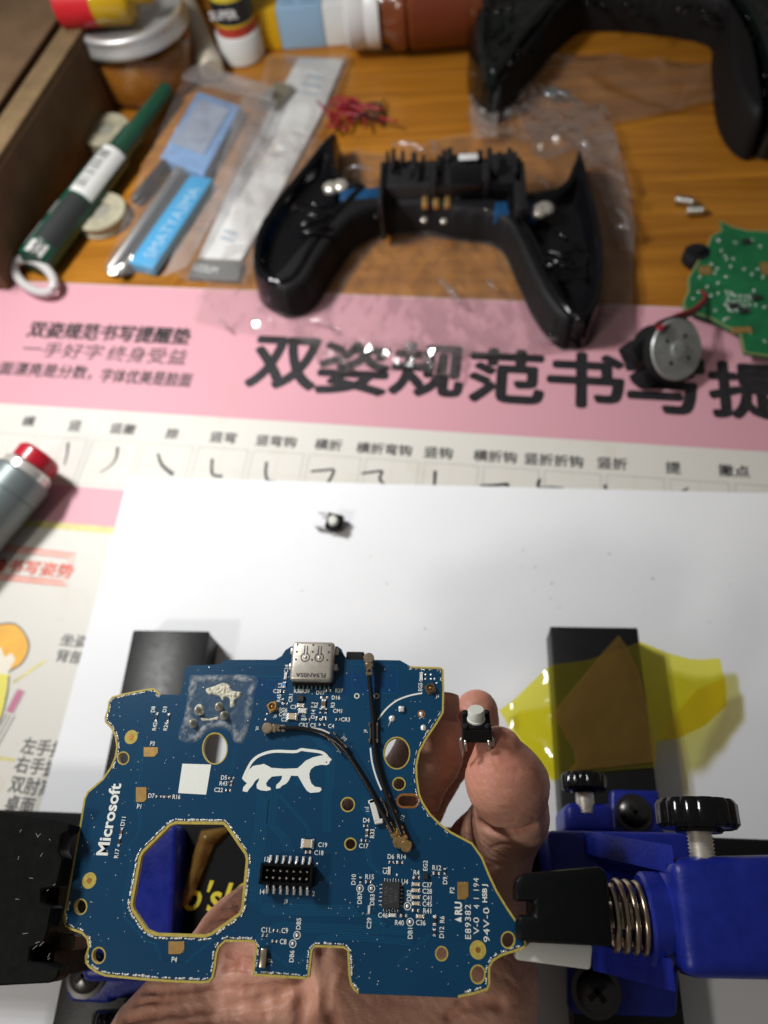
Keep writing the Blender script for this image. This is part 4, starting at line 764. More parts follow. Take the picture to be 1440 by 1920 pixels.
for k in range(16):                                  # scuffs on the left jaw
    x, y = random.uniform(10, 105), random.uniform(1550, 1800); c = P(x, y, .0928); a_ = random.uniform(-.9, 1.5); bm = bmesh.new(); L_ = random.uniform(.0003, .0011)
    box(bm, (c.x, c.y, .09282), (L_, .00008, .00003), 0, rot=Matrix.Rotation(a_, 3, 'Z')); mk('scuff', bm, mat('scuff_grey', (.35, .35, .34), .4) if k == 0 else bpy.data.materials['scuff_grey'], jaw)

# ============================================================ polyimide tape
M_kap = film_mat('amber_tape', (1.0, .945, .15), .10, .9, .10, 1.5, (.92, .78, .04)); M_kap2 = film_mat('amber_tape_folded', (.92, .74, .15), .30, .9, .10, 1.5, (.50, .30, .07))
def sheet(name, pts, zf, m, par=None, step=.0012):
    q = catmull(PL(pts, .012), 2, True) if False else resample(PL(pts, .012), .0015)
    v, f = puff(q, step, zf); return mkd(name, v, f, m, par, smooth=True)
tape = thing('amber_tape', (*P(1130, 1320, .0013)[:2], .0013), 'crumpled yellow translucent tape draped over the right foot of the holder', 'tape')
def ztape(x, y, d_):
    e = .0030
    if x < RX0: t = min(1, (RX0 - x) / .013); z = FZ - (FZ - .0045) * t ** 1.3
    elif x > RX1: t = min(1, (x - RX1) / .022); z = FZ - (FZ - .006) * t ** 1.2
    else: z = FZ
    if not RX0 < x < RX1: z += .0005 * (1 - abs(mnoise.noise(Vector((x * 120, y * 90, 2.2))))) ** 5
    return z + .00045 + .0006 * (fb(x, y, 1, 90, 3) if not RX0 < x < RX1 else .2 * fb(x, y, 1, 90, 3) + .15)
sheet('tape_layer', [(938, 1322), (970, 1300), (1022, 1256), (1035, 1248), (1100, 1240), (1200, 1205), (1250, 1222), (1300, 1230), (1358, 1226), (1372, 1280), (1372, 1316), (1330, 1355), (1270, 1385), (1230, 1390), (1226, 1440), (1120, 1448), (1048, 1462), (1030, 1462), (985, 1400)], ztape, M_kap, tape)
sheet('folded_layer', [(1034, 1340), (1080, 1285), (1125, 1230), (1158, 1194), (1178, 1220), (1196, 1260), (1212, 1330), (1222, 1388), (1228, 1430), (1140, 1440), (1062, 1448), (1078, 1432), (1074, 1408), (1052, 1370)], lambda x, y, d_: FZ + .0011 + min(d_ / .004, 1) * .0006 + .0004 * fb(x, y, 4, 120, 3), M_kap2, tape)
sheet('folded_layer', [(1230, 1388), (1262, 1345), (1310, 1290), (1368, 1262), (1372, 1316), (1330, 1355), (1270, 1385)], lambda x, y, d_: ztape(x, y, d_) + .0008, film_mat('amber_tape_double', (.97, .84, .2), .12, .9, .12, 1.5, (.8, .55, .04)), tape)
tape2 = thing('amber_tape', P(360, 1620, .0303), 'small crumpled amber tape strip stuck on the crossbar under the board', 'tape')
q = PL([(372, 1556), (430, 1548), (396, 1580), (372, 1640), (352, 1690), (330, 1706), (345, 1640)], .034); v, f = puff(resample(q, .001), .001, lambda x, y, d_: .0312 + .0022 * min(d_ / .002, 1) + .0009 * fb(x, y, 0, 200)); mkd('tape_strip', v, f, film_mat('amber_tape_thick', (.85, .55, .12), .4, .9, .12, 1.5, (.75, .42, .10)), tape2, smooth=True)

# ============================================================ push-button switches
M_btn = mat('white_button', (.66, .68, .62), .45)
def tact(name, M, label, legs):
    """6 mm push-button; local z = button axis, origin at the underside"""
    o = thing(name, M.translation, label, 'switch', None); s = .006
    b_ = bmesh.new(); box(b_, (0, 0, .0019), (s, s, .0034), .00025, seg=1); mk('housing', b_, M_blkmatte, o, M=M)
    b_ = bmesh.new(); box(b_, (0, 0, .0037), (s * .97, s * .97, .0003), .0001, seg=1); mk('cover_plate', b_, M_blkplast, o, M=M)
    for sx in (-1, 1):
        for sy in (-1, 1):
            b_ = bmesh.new(); lathe(b_, [(.0007, 0), (.0007, .0004), (.0005, .0006), (0, .0006)], Matrix.Translation((sx * s * .38, sy * s * .38, .0038)), 12); mk('rivet', b_, M_blkmatte, o, M=M, smooth=True)
    b_ = bmesh.new(); lathe(b_, [(.0019, .0034), (.0019, .0042), (.0017, .0043), (.0017, .0062), (.00155, .0065), (0, .00655)], Matrix.Identity(4), 28); mk('button', b_, M_btn, o, M=M, angle=40)
    for pts in legs:
        b_ = bmesh.new(); tube(b_, pts, .00033, 6); mk('lead', b_, mat('tinned_lead', (.6, .58, .55), .3, .9) if 'tinned_lead' not in bpy.data.materials else bpy.data.materials['tinned_lead'], o, M=M, smooth=True)
    return o
# held switch: button leans up and away from the viewer, housing side seen below it
hc = P(893, 1362, .0945); zb_ = Vector((-.02, .66, .75)).normalized(); xb = Vector((1, .03, 0)).normalized()
Mh = frameM(hc, xb, zb_.cross(xb)); Mh = Mh @ Matrix.Translation((0, 0, -.0022))
s = .003
tact('push_button_switch', Mh, 'tiny black push-button switch with white button pinched between the fingers', [[(sx * s, -.0022, .001), (sx * (s + .0004), -.0022, .0005), (sx * (s + .0004), -.0022, -.0012), (sx * (s + .0001), -.0023, -.0022), (sx * (s + .0003), -.0022, -.0036)] for sx in (-1, 1)] + [[(sx * .0024, -s - .0002, .0012), (sx * .0024, -s - .0005, .0004), (sx * .0024, -s - .0005, -.0012)] for sx in (-1, 1)])
pc = P(630, 984, .0013); zb_ = Vector((.12, -.25, .96)).normalized(); xb = Vector((1, -.22, 0)).normalized(); Mp = frameM(pc + Vector((0, 0, .0009)), xb, zb_.cross(xb))
tact('push_button_switch', Mp, 'tiny black push-button switch lying alone on the white paper', [[(-s, sy * .0022, .001), (-s - .0008, sy * .0026, .0006), (-s - .0045, sy * .0028, .0004)] for sy in (-1, 1)] + [[(s - .001, sy * s, .001), (s - .002, sy * (s + .0007), .0006), (-s - .003, sy * (s + .0009), .0003)] for sy in (-1,)])

# ============================================================ HAND (one continuous surface from a smooth distance field)
def rcone(p, a, b, r1, r2):
    a, b = np.array(a, float), np.array(b, float); ba = b - a; L2 = ba @ ba; t = np.clip(((p - a) @ ba) / L2, 0, 1); return np.linalg.norm(p - a - t[:, None] * ba, axis=1) - (r1 + (r2 - r1) * t)
def smin(a, b, k): h = np.clip(.5 + .5 * (b - a) / k, 0, 1); return b + (a - b) * h - k * h * (1 - h)
def hp(px, py, z): return np.array(P(px, py, z))
CHAINS = {
    'thumb': [(hp(700, 1960, .050), .0185), (hp(850, 1800, .056), .0140), (hp(898, 1700, .055), .0108), (hp(914, 1605, .0620), .0098), (hp(958, 1530, .0745), .0080), (hp(958, 1468, .0842), .0077), (hp(936, 1403, .0892), .0046)],
    'index': [(hp(580, 1710, .060), .0115), (hp(650, 1580, .064), .0096), (hp(752, 1495, .069), .0085), (hp(797, 1425, .0735), .0074), (hp(806, 1365, .0762), .0066), (hp(812, 1335, .0768), .0050)],
    'middle': [(hp(560, 1740, .048), .0112), (hp(690, 1640, .043), .0092), (hp(775, 1512, .051), .0073), (hp(842, 1412, .062), .0062), (hp(887, 1356, .0685), .0058), (hp(894, 1332, .0700), .0050)],
    'ring': [(hp(540, 1780, .046), .0105), (hp(600, 1700, .042), .0088), (hp(670, 1650, .042), .0078), (hp(730, 1600, .047), .0066)],
    'pinky': [(hp(500, 1810, .052), .0105), (hp(535, 1740, .049), .0082), (hp(580, 1670, .046), .0070), (hp(640, 1640, .046), .0058)],
}
def palmf(p):
    d_ = rcone(p, hp(365, 1995, .053), hp(472, 1815, .0545), .0205, .0145)
    d_ = smin(d_, rcone(p, hp(420, 2080, .045), hp(520, 1800, .048), .026, .016), .012)
    d_ = smin(d_, rcone(p, hp(720, 2060, .045), hp(660, 1880, .050), .027, .017), .012)
    d_ = smin(d_, rcone(p, hp(760, 1930, .050), hp(880, 1860, .054), .0195, .0150), .010)
    d_ = smin(d_, rcone(p, hp(560, 2500, .040), hp(560, 2120, .043), .030, .029), .02)
    return d_
def handf(p):
    pal = palmf(p); res = pal.copy()
    for nm, ch in CHAINS.items():
        d_ = None
        for (a, ra), (b, rb) in zip(ch, ch[1:]):
            s_ = rcone(p, a, b, ra, rb); d_ = s_ if d_ is None else smin(d_, s_, .0022)
        if nm == 'thumb': d_ = smin(d_, np.linalg.norm((p - hp(932, 1462, .0868)), axis=1) - .0062, .005)      # fleshy pad
        if nm == 'index': d_ = smin(d_, np.linalg.norm(p - hp(818, 1395, .0745), axis=1) - .0060, .004)
        res = np.minimum(res, smin(d_, pal, .008 if nm != 'thumb' else .010))
    return res
def hit(px, py):
    """point where the line of sight through a pixel meets the hand"""
    r = RW.T @ np.array([px - 720, py - 960, F]); r /= np.linalg.norm(r); t = .12
    for _ in range(60):
        s_ = handf0((np.array([0, 0, CAMH]) + r * t)[None])[0]; t += s_ * .9
        if s_ < 5e-5: break
    return np.array([0, 0, CAMH]) + r * t
handf0 = handf
FOLDS = []                                            # flexion folds, read off the photograph and laid on the skin
for pl, r, k in (([(236, 1911), (290, 1899), (344, 1892), (395, 1888), (438, 1884), (489, 1875), (525, 1863), (556, 1845)], .0010, .0030), ([(269, 1857), (305, 1859), (344, 1855), (373, 1851), (402, 1848)], .0004, .0013), ([(402, 1850), (467, 1854), (520, 1849)], .0004, .0013), ([(568, 1838), (572, 1879), (566, 1925)], .0016, .0040), ([(608, 1781), (615, 1879), (630, 1930)], .0009, .0035),
                 ([(255, 1880), (320, 1874), (380, 1870), (440, 1868)], .00025, .0009), ([(300, 1925), (400, 1912), (500, 1905)], .0003, .0011), ([(430, 1790), (450, 1800), (476, 1802)], .0003, .0010), ([(425, 1815), (450, 1812), (470, 1818)], .0003, .0010),
                 ([(845, 1905), (868, 1885), (895, 1880), (940, 1885)], .0008, .0026), ([(900, 1545), (945, 1562), (1000, 1552)], .0006, .0022),
                 ([(380, 1745), (420, 1700), (455, 1690)], .0003, .0011), ([(350, 1745), (400, 1722), (450, 1715)], .0003, .0010), ([(400, 1745), (440, 1728)], .00025, .0010), ([(420, 1665), (440, 1690), (455, 1720)], .00025, .0010)):
    q = [hit(*p) for p in pl]; FOLDS += [(a, b, .00035 + r * .75, .0006 + k * .30) for a, b in zip(q, q[1:]) if np.linalg.norm(a - b) < .03]
def handf(p):
    res = handf0(p); near = np.abs(res) < .004; q = p[near]; s_ = res[near]
    for a, b, r, k in FOLDS: s_ = -smin(-s_, rcone(q, a, b, r, r), k)
    res[near] = s_
    return res
def surface_nets(f, lo, hi, h):
    n = np.ceil((hi - lo) / h).astype(int) + 1; ax = [lo[i] + np.arange(n[i]) * h for i in range(3)]
    G = np.stack(np.meshgrid(*ax, indexing='ij'), -1).reshape(-1, 3); cs = 5; nc = (n + cs - 1) // cs + 1; axc = [lo[i] + np.arange(nc[i]) * h * cs for i in range(3)]
    Gc = np.stack(np.meshgrid(*axc, indexing='ij'), -1).reshape(-1, 3); Vc = np.concatenate([handf0(g_) for g_ in np.array_split(Gc, 6)]).reshape(nc)
    up = [np.minimum((np.arange(n[i]) + cs // 2) // cs, nc[i] - 1) for i in range(3)]; V = Vc[np.ix_(*up)].reshape(-1).copy(); band = np.where(np.abs(V) < cs * h * 1.1 + .0022)[0]
    for ch in np.array_split(band, 12): V[ch] = f(G[ch])
    V = V.reshape(n)
    neg = V < 0; cell = np.zeros(n - 1, int)
    for i in (0, 1):
        for j in (0, 1):
            for k in (0, 1): cell += neg[i:n[0] - 1 + i, j:n[1] - 1 + j, k:n[2] - 1 + k]
    act = (cell > 0) & (cell < 8); idx = -np.ones(n - 1, int); ids = np.argwhere(act); idx[act] = np.arange(len(ids))
    acc = np.zeros((len(ids), 3)); cn = np.zeros(len(ids)); cor = [(i, j, k) for i in (0, 1) for j in (0, 1) for k in (0, 1)]
    for a in cor:
        for ax_ in range(3):
            if a[ax_]: continue
            b = list(a); b[ax_] = 1
            va = V[ids[:, 0] + a[0], ids[:, 1] + a[1], ids[:, 2] + a[2]]; vb = V[ids[:, 0] + b[0], ids[:, 1] + b[1], ids[:, 2] + b[2]]
            mk_ = (va < 0) != (vb < 0); t = np.where(mk_, va / np.where(mk_, va - vb, 1), 0); pos = np.array(a)[None] + t[:, None] * (np.array(b) - np.array(a))[None]; acc[mk_] += pos[mk_]; cn[mk_] += 1
    P3 = lo + (ids + acc / cn[:, None]) * h; faces = []
    for ax_ in range(3):
        sl0 = [slice(None)] * 3; sl1 = [slice(None)] * 3; sl0[ax_] = slice(0, -1); sl1[ax_] = slice(1, None); ch = neg[tuple(sl0)] != neg[tuple(sl1)]; e = np.argwhere(ch); fl = neg[tuple(sl0)][ch]
        u, v_ = [(1, 2), (2, 0), (0, 1)][ax_]; ok = (e[:, u] > 0) & (e[:, v_] > 0) & (e[:, u] < n[u] - 1) & (e[:, v_] < n[v_] - 1); e, fl = e[ok], fl[ok]
        def at_(du, dv): q = e.copy(); q[:, u] -= du; q[:, v_] -= dv; return idx[q[:, 0], q[:, 1], q[:, 2]]
        A = np.stack([at_(1, 1), at_(0, 1), at_(0, 0), at_(1, 0)], 1); A[~fl] = A[~fl][:, ::-1]; faces.append(A)
    return P3, np.concatenate(faces)
hv, hf = surface_nets(handf, np.array([-.105, -.105, .012]), np.array([.035, .062, .100]), .00052)
# fine skin folds: push the surface along its gradient
e_ = .0004; gr = np.stack([handf(hv + np.eye(3)[k] * e_) - handf(hv - np.eye(3)[k] * e_) for k in range(3)], 1); gr /= np.linalg.norm(gr, axis=1)[:, None] + 1e-12
dsp = np.array([.00010 * fb(v[0] + .3 * v[1], v[1] * 1.6 - .5 * v[0], v[2], 90, 3) - .00016 * max(0, 1 - 6 * abs(fb(v[0] * .6 + 3, v[1] * 2.0 + v[0] * .5, v[2], 170, 2))) for v in hv]); hv = hv + gr * dsp[:, None]
hand = thing('hand', (-.04, -.10, .0013), 'hand reaching under the blue board with palm up and fingertips pinching a switch', 'hand')
me = bpy.data.meshes.new('hand_skin'); me.from_pydata([tuple(v) for v in hv], [], [tuple(f) for f in hf.tolist()]); me.materials.append(M_skin); me.polygons.foreach_set('use_smooth', [True] * len(me.polygons)); skin = link('hand_skin', me, hand); fa = me.attributes.new('flush', 'FLOAT', 'POINT')
tips = [np.array(CHAINS[k][-1][0]) for k in ('thumb', 'index', 'middle')] + [hp(930, 1465, .088), hp(450, 1775, .066)]; fdist = np.full(len(hv), 1.)
for a, b, r, k in FOLDS: fdist = np.minimum(fdist, rcone(hv, a, b, 0, 0) / (r * 1.3 + .0003))
fa.data.foreach_set('value', (.85 * np.exp(-fdist ** 2) + sum(.6 * np.exp(-(np.linalg.norm(hv - t, axis=1) / .008) ** 2) for t in tips)).clip(0, .95).astype(np.float32))
print('hand verts', len(hv))
M_nail = mat('fingernail', (.60, .38, .30), .28, spec=.5, sss=.1)
def nail(c, along, normal, L_, W_, R_):
    c, al, nm_ = Vector(c), Vector(along).normalized(), Vector(normal).normalized(); sd = al.cross(nm_).normalized(); nm_ = sd.cross(al); b_ = bmesh.new(); g = []
    for i in range(13):
        t = i / 12 * 2 - 1; row = []
        for k in range(11):
            s_ = k / 10 * 2 - 1; wdt = W_ / 2 * (1 - .22 * max(0, t) ** 3 - .12 * max(0, -t) ** 2); a_ = s_ * wdt / R_; up = R_ * (math.cos(a_) - 1) - .0008 * t * t; lift = .0003 if abs(s_) < .9 else -.0004
            row.append(b_.verts.new(c + al * (t * L_ / 2 * (1 - .12 * s_ * s_)) + sd * R_ * math.sin(a_) + nm_ * (up + lift)))
        g.append(row)
    for i in range(12):
        for k in range(10): b_.faces.new((g[i][k], g[i + 1][k], g[i + 1][k + 1], g[i][k + 1]))
    bmesh.ops.solidify(b_, geom=b_.faces[:], thickness=.0004); mk('fingernail', b_, M_nail, hand, smooth=True)
a, b = Vector(CHAINS['index'][3][0]), Vector(CHAINS['index'][5][0]); nl = Vector((.55, -.05, .85)); nail(a.lerp(b, .80) + nl.normalized() * .0066, b - a, nl, .0115, .0098, .0068)
a, b = Vector(CHAINS['thumb'][4][0]), Vector(CHAINS['thumb'][6][0]); nl = Vector((.95, .25, .12)); nail(a.lerp(b, .52) + nl.normalized() * .0072, b - a, nl, .0115, .0110, .0080)
# ============================================================ things at the back of the desk
# cardboard carton, left
M_card = mat('brown_cardboard', (.17, .105, .06), .75, var=.18, vscale=60, bump=.00008, bscale=500, spec=.2)
M_cardt = mat('pale_cardboard_edge', (.20, .135, .07), .75, var=.2, vscale=90, spec=.2)
cart = thing('cardboard_carton', P(-40, 330, 0), 'low brown cardboard carton at the top left with a flap', 'carton')
hB = .040
a, b = P(52, 490, 0), P(226, 190, 0); d_ = (b - a).normalized(); sd = Vector((-d_.y, d_.x, 0)); a = a - d_ * .02; b = b + d_ * .16
def wall(name, p, q, th, z0, z1, m, par=cart):
    dd = (q - p).normalized(); ss = Vector((-dd.y, dd.x, 0)) * th; bm = bmesh.new(); prism(bm, [p, q, q + ss, p + ss], z0, z1, .0004, 1); return mk(name, bm, m, par)
wall('side_wall', a, b, .0032, .0003, hB, M_card); wall('side_wall', a + sd * .14, b + sd * .14, .0032, .0003, hB, M_card)
wall('end_wall', a + sd * .0034, a + sd * .1398, -.003, .0003, hB, M_card); wall('end_wall', b + sd * .0034, b + sd * .1398, .003, .0003, hB, M_card)
e0, e1 = a + sd * .0005, b + sd * .0005; wall('top_edge', e0, e1, .0125, hB + .0002, hB + .0034, M_cardt)
q = [a + sd * .0165 - d_ * .002, b + sd * .0165, b + sd * .15, a + sd * .15 - d_ * .002]; bm = bmesh.new(); prism(bm, q, hB + .0002, hB + .0050, .0006, 1); mk('top_flap', bm, M_card, cart)
bm = bmesh.new(); prism(bm, [a + sd * .003, b + sd * .003, b + sd * .139, a + sd * .139], .0003, .003); mk('floor_panel', bm, M_card, cart)

# glass jar with aluminium lid
c = P(282, 150, 0); jar = thing('glass_jar', c, 'round glass jar of amber paste with ribbed aluminium screw lid', 'jar'); T = Matrix.Translation(c)
def glass_mat(name, col, rough=.03):
    m = bpy.data.materials.new(name); m.use_nodes = True; N, L = nn(m); b = N['Principled BSDF']; b.inputs['Base Color'].default_value = (*col, 1); b.inputs['Transmission Weight'].default_value = 1; b.inputs['Roughness'].default_value = rough; b.inputs['IOR'].default_value = 1.48; return m
bm = bmesh.new(); lathe(bm, [(0, .0003), (.027, .0003), (.0298, .0022), (.0302, .006), (.0302, .028), (.0285, .0325), (.0285, .0370)], T, 56); mk('glass_body', bm, film_mat('clear_glass', (.95, .88, .76), .01, .9, .03, 1.5), jar, smooth=True)
bm = bmesh.new(); lathe(bm, [(0, .0015), (.026, .0015), (.0285, .003), (.0288, .005), (.0288, .024), (.0, .0250)], T, 48); mk('amber_paste', bm, mat('amber_paste', (.36, .15, .018), .35, var=.25, vscale=90, sss=.2), jar, smooth=True)
pr = [(0, .0262), (.0268, .0262), (.0272, .0270), (.0300, .0270), (.0312, .0262), (.0314, .0245), (.0308, .0235), (.0314, .0225), (.0314, .0205), (.0322, .0195), (.0322, .0172), (.0316, .0168), (.0300, .0168)]
bm = bmesh.new(); lathe(bm, [(r0, z0_ + .0130) for r0, z0_ in pr], T, 64); mk('screw_lid', bm, mat('spun_aluminium', (.70, .70, .69), .42, .7, var=.06, vscale=400), jar, smooth=True)
# little yellow bottle lying on the lid
a, b = P(112, 2, .0525), P(250, -8, .0525); bt_o = thing('oil_bottle', (a + b) / 2 - Vector((0, 0, .009)), 'small yellow plastic bottle with red label lying on the jar lid', 'bottle')
M = axisM(a, b); L_ = (b - a).length
bm = bmesh.new(); lathe(bm, [(0, 0), (.0105, 0), (.0124, .0015), (.0124, L_ * .92), (.008, L_), (.004, L_ * 1.02), (.004, L_ * 1.25), (0, L_ * 1.25)], M, 36); mk('bottle_body', bm, mat('yellow_oil_plastic', (.85, .52, .02), .12, trans=.35, coat=.3), bt_o, smooth=True)
bm = bmesh.new(); lathe(bm, [(.0126, L_ * .02), (.0126, L_ * .50)], M, 36); mk('red_label', bm, mat('red_label', (.62, .02, .03), .35), bt_o, smooth=True)
text('label_print', '10ml', frameM(a.lerp(b, .25) + Vector((0, -.0090, .0092)), b - a, Vector((0, .7, .7))), mat('white_print', (.8, .8, .8), .5), bt_o, height=.0036, bold=.02)

# cream tube behind the jar
a, b = P(398, 132, .0075), P(318, -60, .0075); o = thing('cream_tube', (a.x, a.y, 0), 'cream plastic tube lying between the jar and the glue stick', 'tube'); bm = bmesh.new(); L_ = (b - a).length
lathe(bm, [(0, 0), (.0058, 0), (.0070, .0012), (.0072, .006), (.0072, L_), (0, L_)], axisM(a, b), 32); mk('tube_body', bm, mat('cream_plastic', (.60, .55, .44), .35), o, angle=40)
bm = bmesh.new(); lathe(bm, [(.0074, .008), (.0077, .0085), (.0077, .012), (.0074, .0125)], axisM(a, b), 32); mk('tube_band', bm, mat('grey_band', (.35, .34, .32), .4), o, smooth=True)
# glue stick standing on its cap
c = P(457, 104, 0); g_ = thing('glue_stick', c, 'yellow and black glue stick standing upside down on its white cap', 'glue stick'); T = Matrix.Translation(c)
for nm, pr, m in (('white_cap', [(0, .0002), (.0115, .0002), (.0126, .0012), (.0126, .0150), (.0118, .0160), (0, .0160)], mat('white_cap', (.74, .76, .74), .35)), ('red_band', [(.0113, .0158), (.0113, .0215)], mat('red_band', (.52, .06, .035), .4)), ('yellow_line', [(.01132, .0213), (.01132, .0228)], mat('yellow_band', (.70, .50, .03), .4)), ('black_label', [(.0113, .0226), (.0113, .0345)], mat('black_label', (.02, .022, .025), .4)), ('yellow_body', [(.0113, .0343), (.0113, .070), (.010, .072), (0, .072)], mat('yellow_label', (.72, .58, .05), .4))):
    bm = bmesh.new(); lathe(bm, pr, T, 40); mk(nm, bm, m, g_, angle=40)
bm = bmesh.new(); lathe(bm, [(.0114, .040), (.0114, .055)], T, 40); mk('orange_band', bm, mat('orange_band', (.75, .30, .08), .4), g_, smooth=True)
text('label_print', 'SUPER', frameM(c + Vector((-.0025, -.01138, .0288)), (1, 0, 0), (0, 0, 1)), mat('white_print2', (.8, .8, .8), .5), g_, height=.0048, width=.0155, bold=.03)
# yellow and blue package
p0, p1 = P(478, 96, 0), P(655, 84, 0); d_ = (p1 - p0).normalized(); dn = Vector((-d_.y, d_.x, 0)); pk = thing('package_box', p0.lerp(p1, .5), 'yellow box with a pale blue printed label behind the glue stick', 'box')
def seg(name, t0, t1, m, ex=0.0):
    q = [p0.lerp(p1, t0) - dn * ex, p0.lerp(p1, t1) - dn * ex, p0.lerp(p1, t1) + dn * .05, p0.lerp(p1, t0) + dn * .05]; bm = bmesh.new(); prism(bm, q, .0003, .022 + ex, .0008, 2); return mk(name, bm, m, pk, angle=35)
seg('yellow_body', 0, .30, mat('yellow_card', (.72, .42, .01), .4)); lb_ = seg('blue_label', .302, .76, mat('pale_blue_label', (.30, .47, .66), .45), .0006); seg('white_end', .762, 1, mat('white_card', (.72, .73, .72), .45))
for i in range(9):
    for j, (f0, f1) in enumerate(((.35, .5), (.54, .72))):
        z = .0225; y_ = .004 + i * .0042; q = [p0.lerp(p1, f0) + dn * y_, p0.lerp(p1, f1 - .03 * random.random()) + dn * y_]; bm = bmesh.new(); ribbon(bm, q, .0012, .02272); mk('print_line', bm, mat('slate_ink', (.16, .27, .40), .5) if i + j == 0 else bpy.data.materials['slate_ink'], lb_)
# brown bottle lying on its side with a white cap
zc = .021; a, b = P(648, 22, zc), P(900, 22, zc); b = Vector((b.x, a.y + .004, zc)); M = axisM(a, b); L_ = (b - a).length
o = thing('brown_bottle', (a.lerp(b, .5).x, a.y, 0), 'brown plastic bottle with white cap lying on its side at the back', 'bottle')
bm = bmesh.new(); lathe(bm, [(0, 0), (.0165, 0), (.0182, .0015), (.0185, .009), (.0178, .0105), (.0185, .0115), (.0190, L_ * .25), (0, L_ * .25)], M, 48); mk('white_cap', bm, mat('bottle_cap_white', (.70, .70, .70), .35), o, angle=40)
bm = bmesh.new(); lathe(bm, [(.0165, L_ * .25), (.0172, L_ * .30), (.0205, L_ * .36), (.0208, L_ * .44), (.0190, L_ * .46), (.0208, L_ * .48), (.0208, L_ * .95), (.019, L_ * 1.0), (0, L_)], M, 48); mk('bottle_body', bm, mat('brown_plastic_bottle', (.20, .050, .016), .18, coat=.4, var=.2, vscale=40), o, angle=50)
bm = bmesh.new(); lathe(bm, [(.0211, L_ * .50), (.0211, L_ * .90)], M, 48); mk('bottle_label', bm, mat('dark_red_label', (.16, .035, .014), .3), o, smooth=True)

# zip bag with blue sponge, blue strip and metal rods
M_bag = film_mat('clear_bag', (.97, .97, .98), .10, .9, .08, 1.5); M_bagm = film_mat('milky_bag', (.96, .96, .97), .30, .9, .18, 1.5, (.8, .82, .85))
bagA = thing('zip_bag', P(330, 330, 0), 'small clear zip bag holding a pale blue block and metal rods', 'zip bag')
def bsheet(name, pts, z0, amp, m, par, sc=60, step=.0022, bulge=.004):
    q = resample(PL(pts, z0), .0025); v, f = puff(q, step, lambda x, y, d_: z0 + bulge * min(1, d_ / .012) + amp * max(-.6, fb(x, y, 3, sc, 3)) + amp * .5 * abs(ns(x, y, 9, sc * 2.2))); return mkd(name, v, f, m, par, smooth=True)
bsheet('film', [(352, 128), (380, 124), (515, 165), (505, 190), (445, 330), (290, 512), (200, 515), (198, 500), (260, 330), (296, 250)], .0085, .0012, M_bag, bagA)
bsheet('zip_seal', [(345, 128), (380, 121), (516, 163), (508, 192), (340, 150)], .0122, .0008, M_bagm, bagA, bulge=.001)
q = PL([(368, 164), (452, 192), (380, 322), (296, 290)], .009); bm = bmesh.new(); prism(bm, q, .0006, .0075, .0014, 3); mk('blue_block', bm, mat('pale_blue_foam', (.20, .36, .62), .4, var=.12, vscale=150), bagA, angle=40)
q = PL([(376, 186), (430, 206), (382, 290), (322, 268)], .0079); bm = bmesh.new(); prism(bm, q, .0076, .0081); mk('grey_window', bm, mat('blue_grey_print', (.32, .37, .46), .4, var=.2, vscale=80), bagA)
strip = [(352, 330), (400, 336), (288, 505), (242, 494)]; q = PL(strip, .005); bm = bmesh.new(); prism(bm, q, .0008, .0056, .0006, 2); st_ = mk('blue_strip', bm, mat('sky_blue_print', (.03, .36, .68), .4), bagA, angle=40)
a, b = P(272, 490, .0057), P(376, 340, .0057); text('strip_print', 'SMATYA3MA', frameM(a.lerp(b, .48) + Vector((0, 0, .00006)), b - a, Vector((-(b - a).y, (b - a).x, 0))), mat('pale_print', (.45, .68, .82), .5), st_, height=.0062, width=(b - a).length * .86, bold=-.006)
for (p, q_, r, m) in (((206, 512), (338, 322), .0031, mat('grey_steel_rod', (.42, .40, .38), .38, .85)), ((226, 518), (352, 332), .0024, mat('dark_rod', (.06, .055, .05), .4)), ((252, 378), (318, 300), .0030, mat('black_rod', (.02, .02, .02), .35))):
    bm = bmesh.new(); a, b = P(*p, .0035), P(*q_, .0042); lathe(bm, [(0, 0), (r * .6, 0), (r, .002), (r, (b - a).length), (0, (b - a).length)], axisM(a, b), 18); mk('metal_rod', bm, m, bagA, angle=40)
# second packet: long white card in a clear sleeve
bagB = thing('blister_packet', P(480, 300, 0), 'long clear sleeve packet with white card inside and grey end label', 'packet')
q = [(560, 108), (645, 112), (602, 215), (520, 370), (452, 488), (372, 484), (432, 350), (515, 190)]; bm = bmesh.new(); prism(bm, PL(q, .002), .0006, .0022, .0002, 1); mk('white_card', bm, mat('packet_card', (.76, .76, .73), .5, var=.12, vscale=60), bagB)
q = [(366, 488), (456, 492), (446, 526), (352, 520)]; bm = bmesh.new(); prism(bm, PL(q, .0024), .0006, .0026, .0002, 1); lb2 = mk('grey_label', bm, mat('grey_label', (.13, .135, .13), .45), bagB)
a, b = P(362, 500, .0027), P(408, 508, .0027); text('label_print', 'SCOLIM', frameM(a.lerp(b, .5) + Vector((0, 0, .00006)), b - a, Vector((-(b - a).y, (b - a).x, 0))), mat('white_print3', (.7, .7, .68), .5), lb2, height=.0042, width=.0125, bold=.01)
for k, (x0, y0, x1, y1) in enumerate(((575, 140, 610, 148), (566, 156, 604, 164), (560, 172, 596, 178), (420, 432, 446, 440), (414, 444, 440, 452))):
    bm = bmesh.new(); ribbon(bm, [P(x0, y0, .0023), P(x1, y1, .0023)], .0022, .00232); mk('print_line', bm, mat('pale_blue_ink', (.42, .50, .56), .5) if k == 0 else bpy.data.materials['pale_blue_ink'], bagB)
bsheet('clear_sleeve', [(500, 102), (655, 105), (640, 150), (612, 230), (530, 380), (460, 530), (350, 530), (310, 500), (420, 330), (480, 200)], .0040, .0014, M_bag, bagB, bulge=.0025)
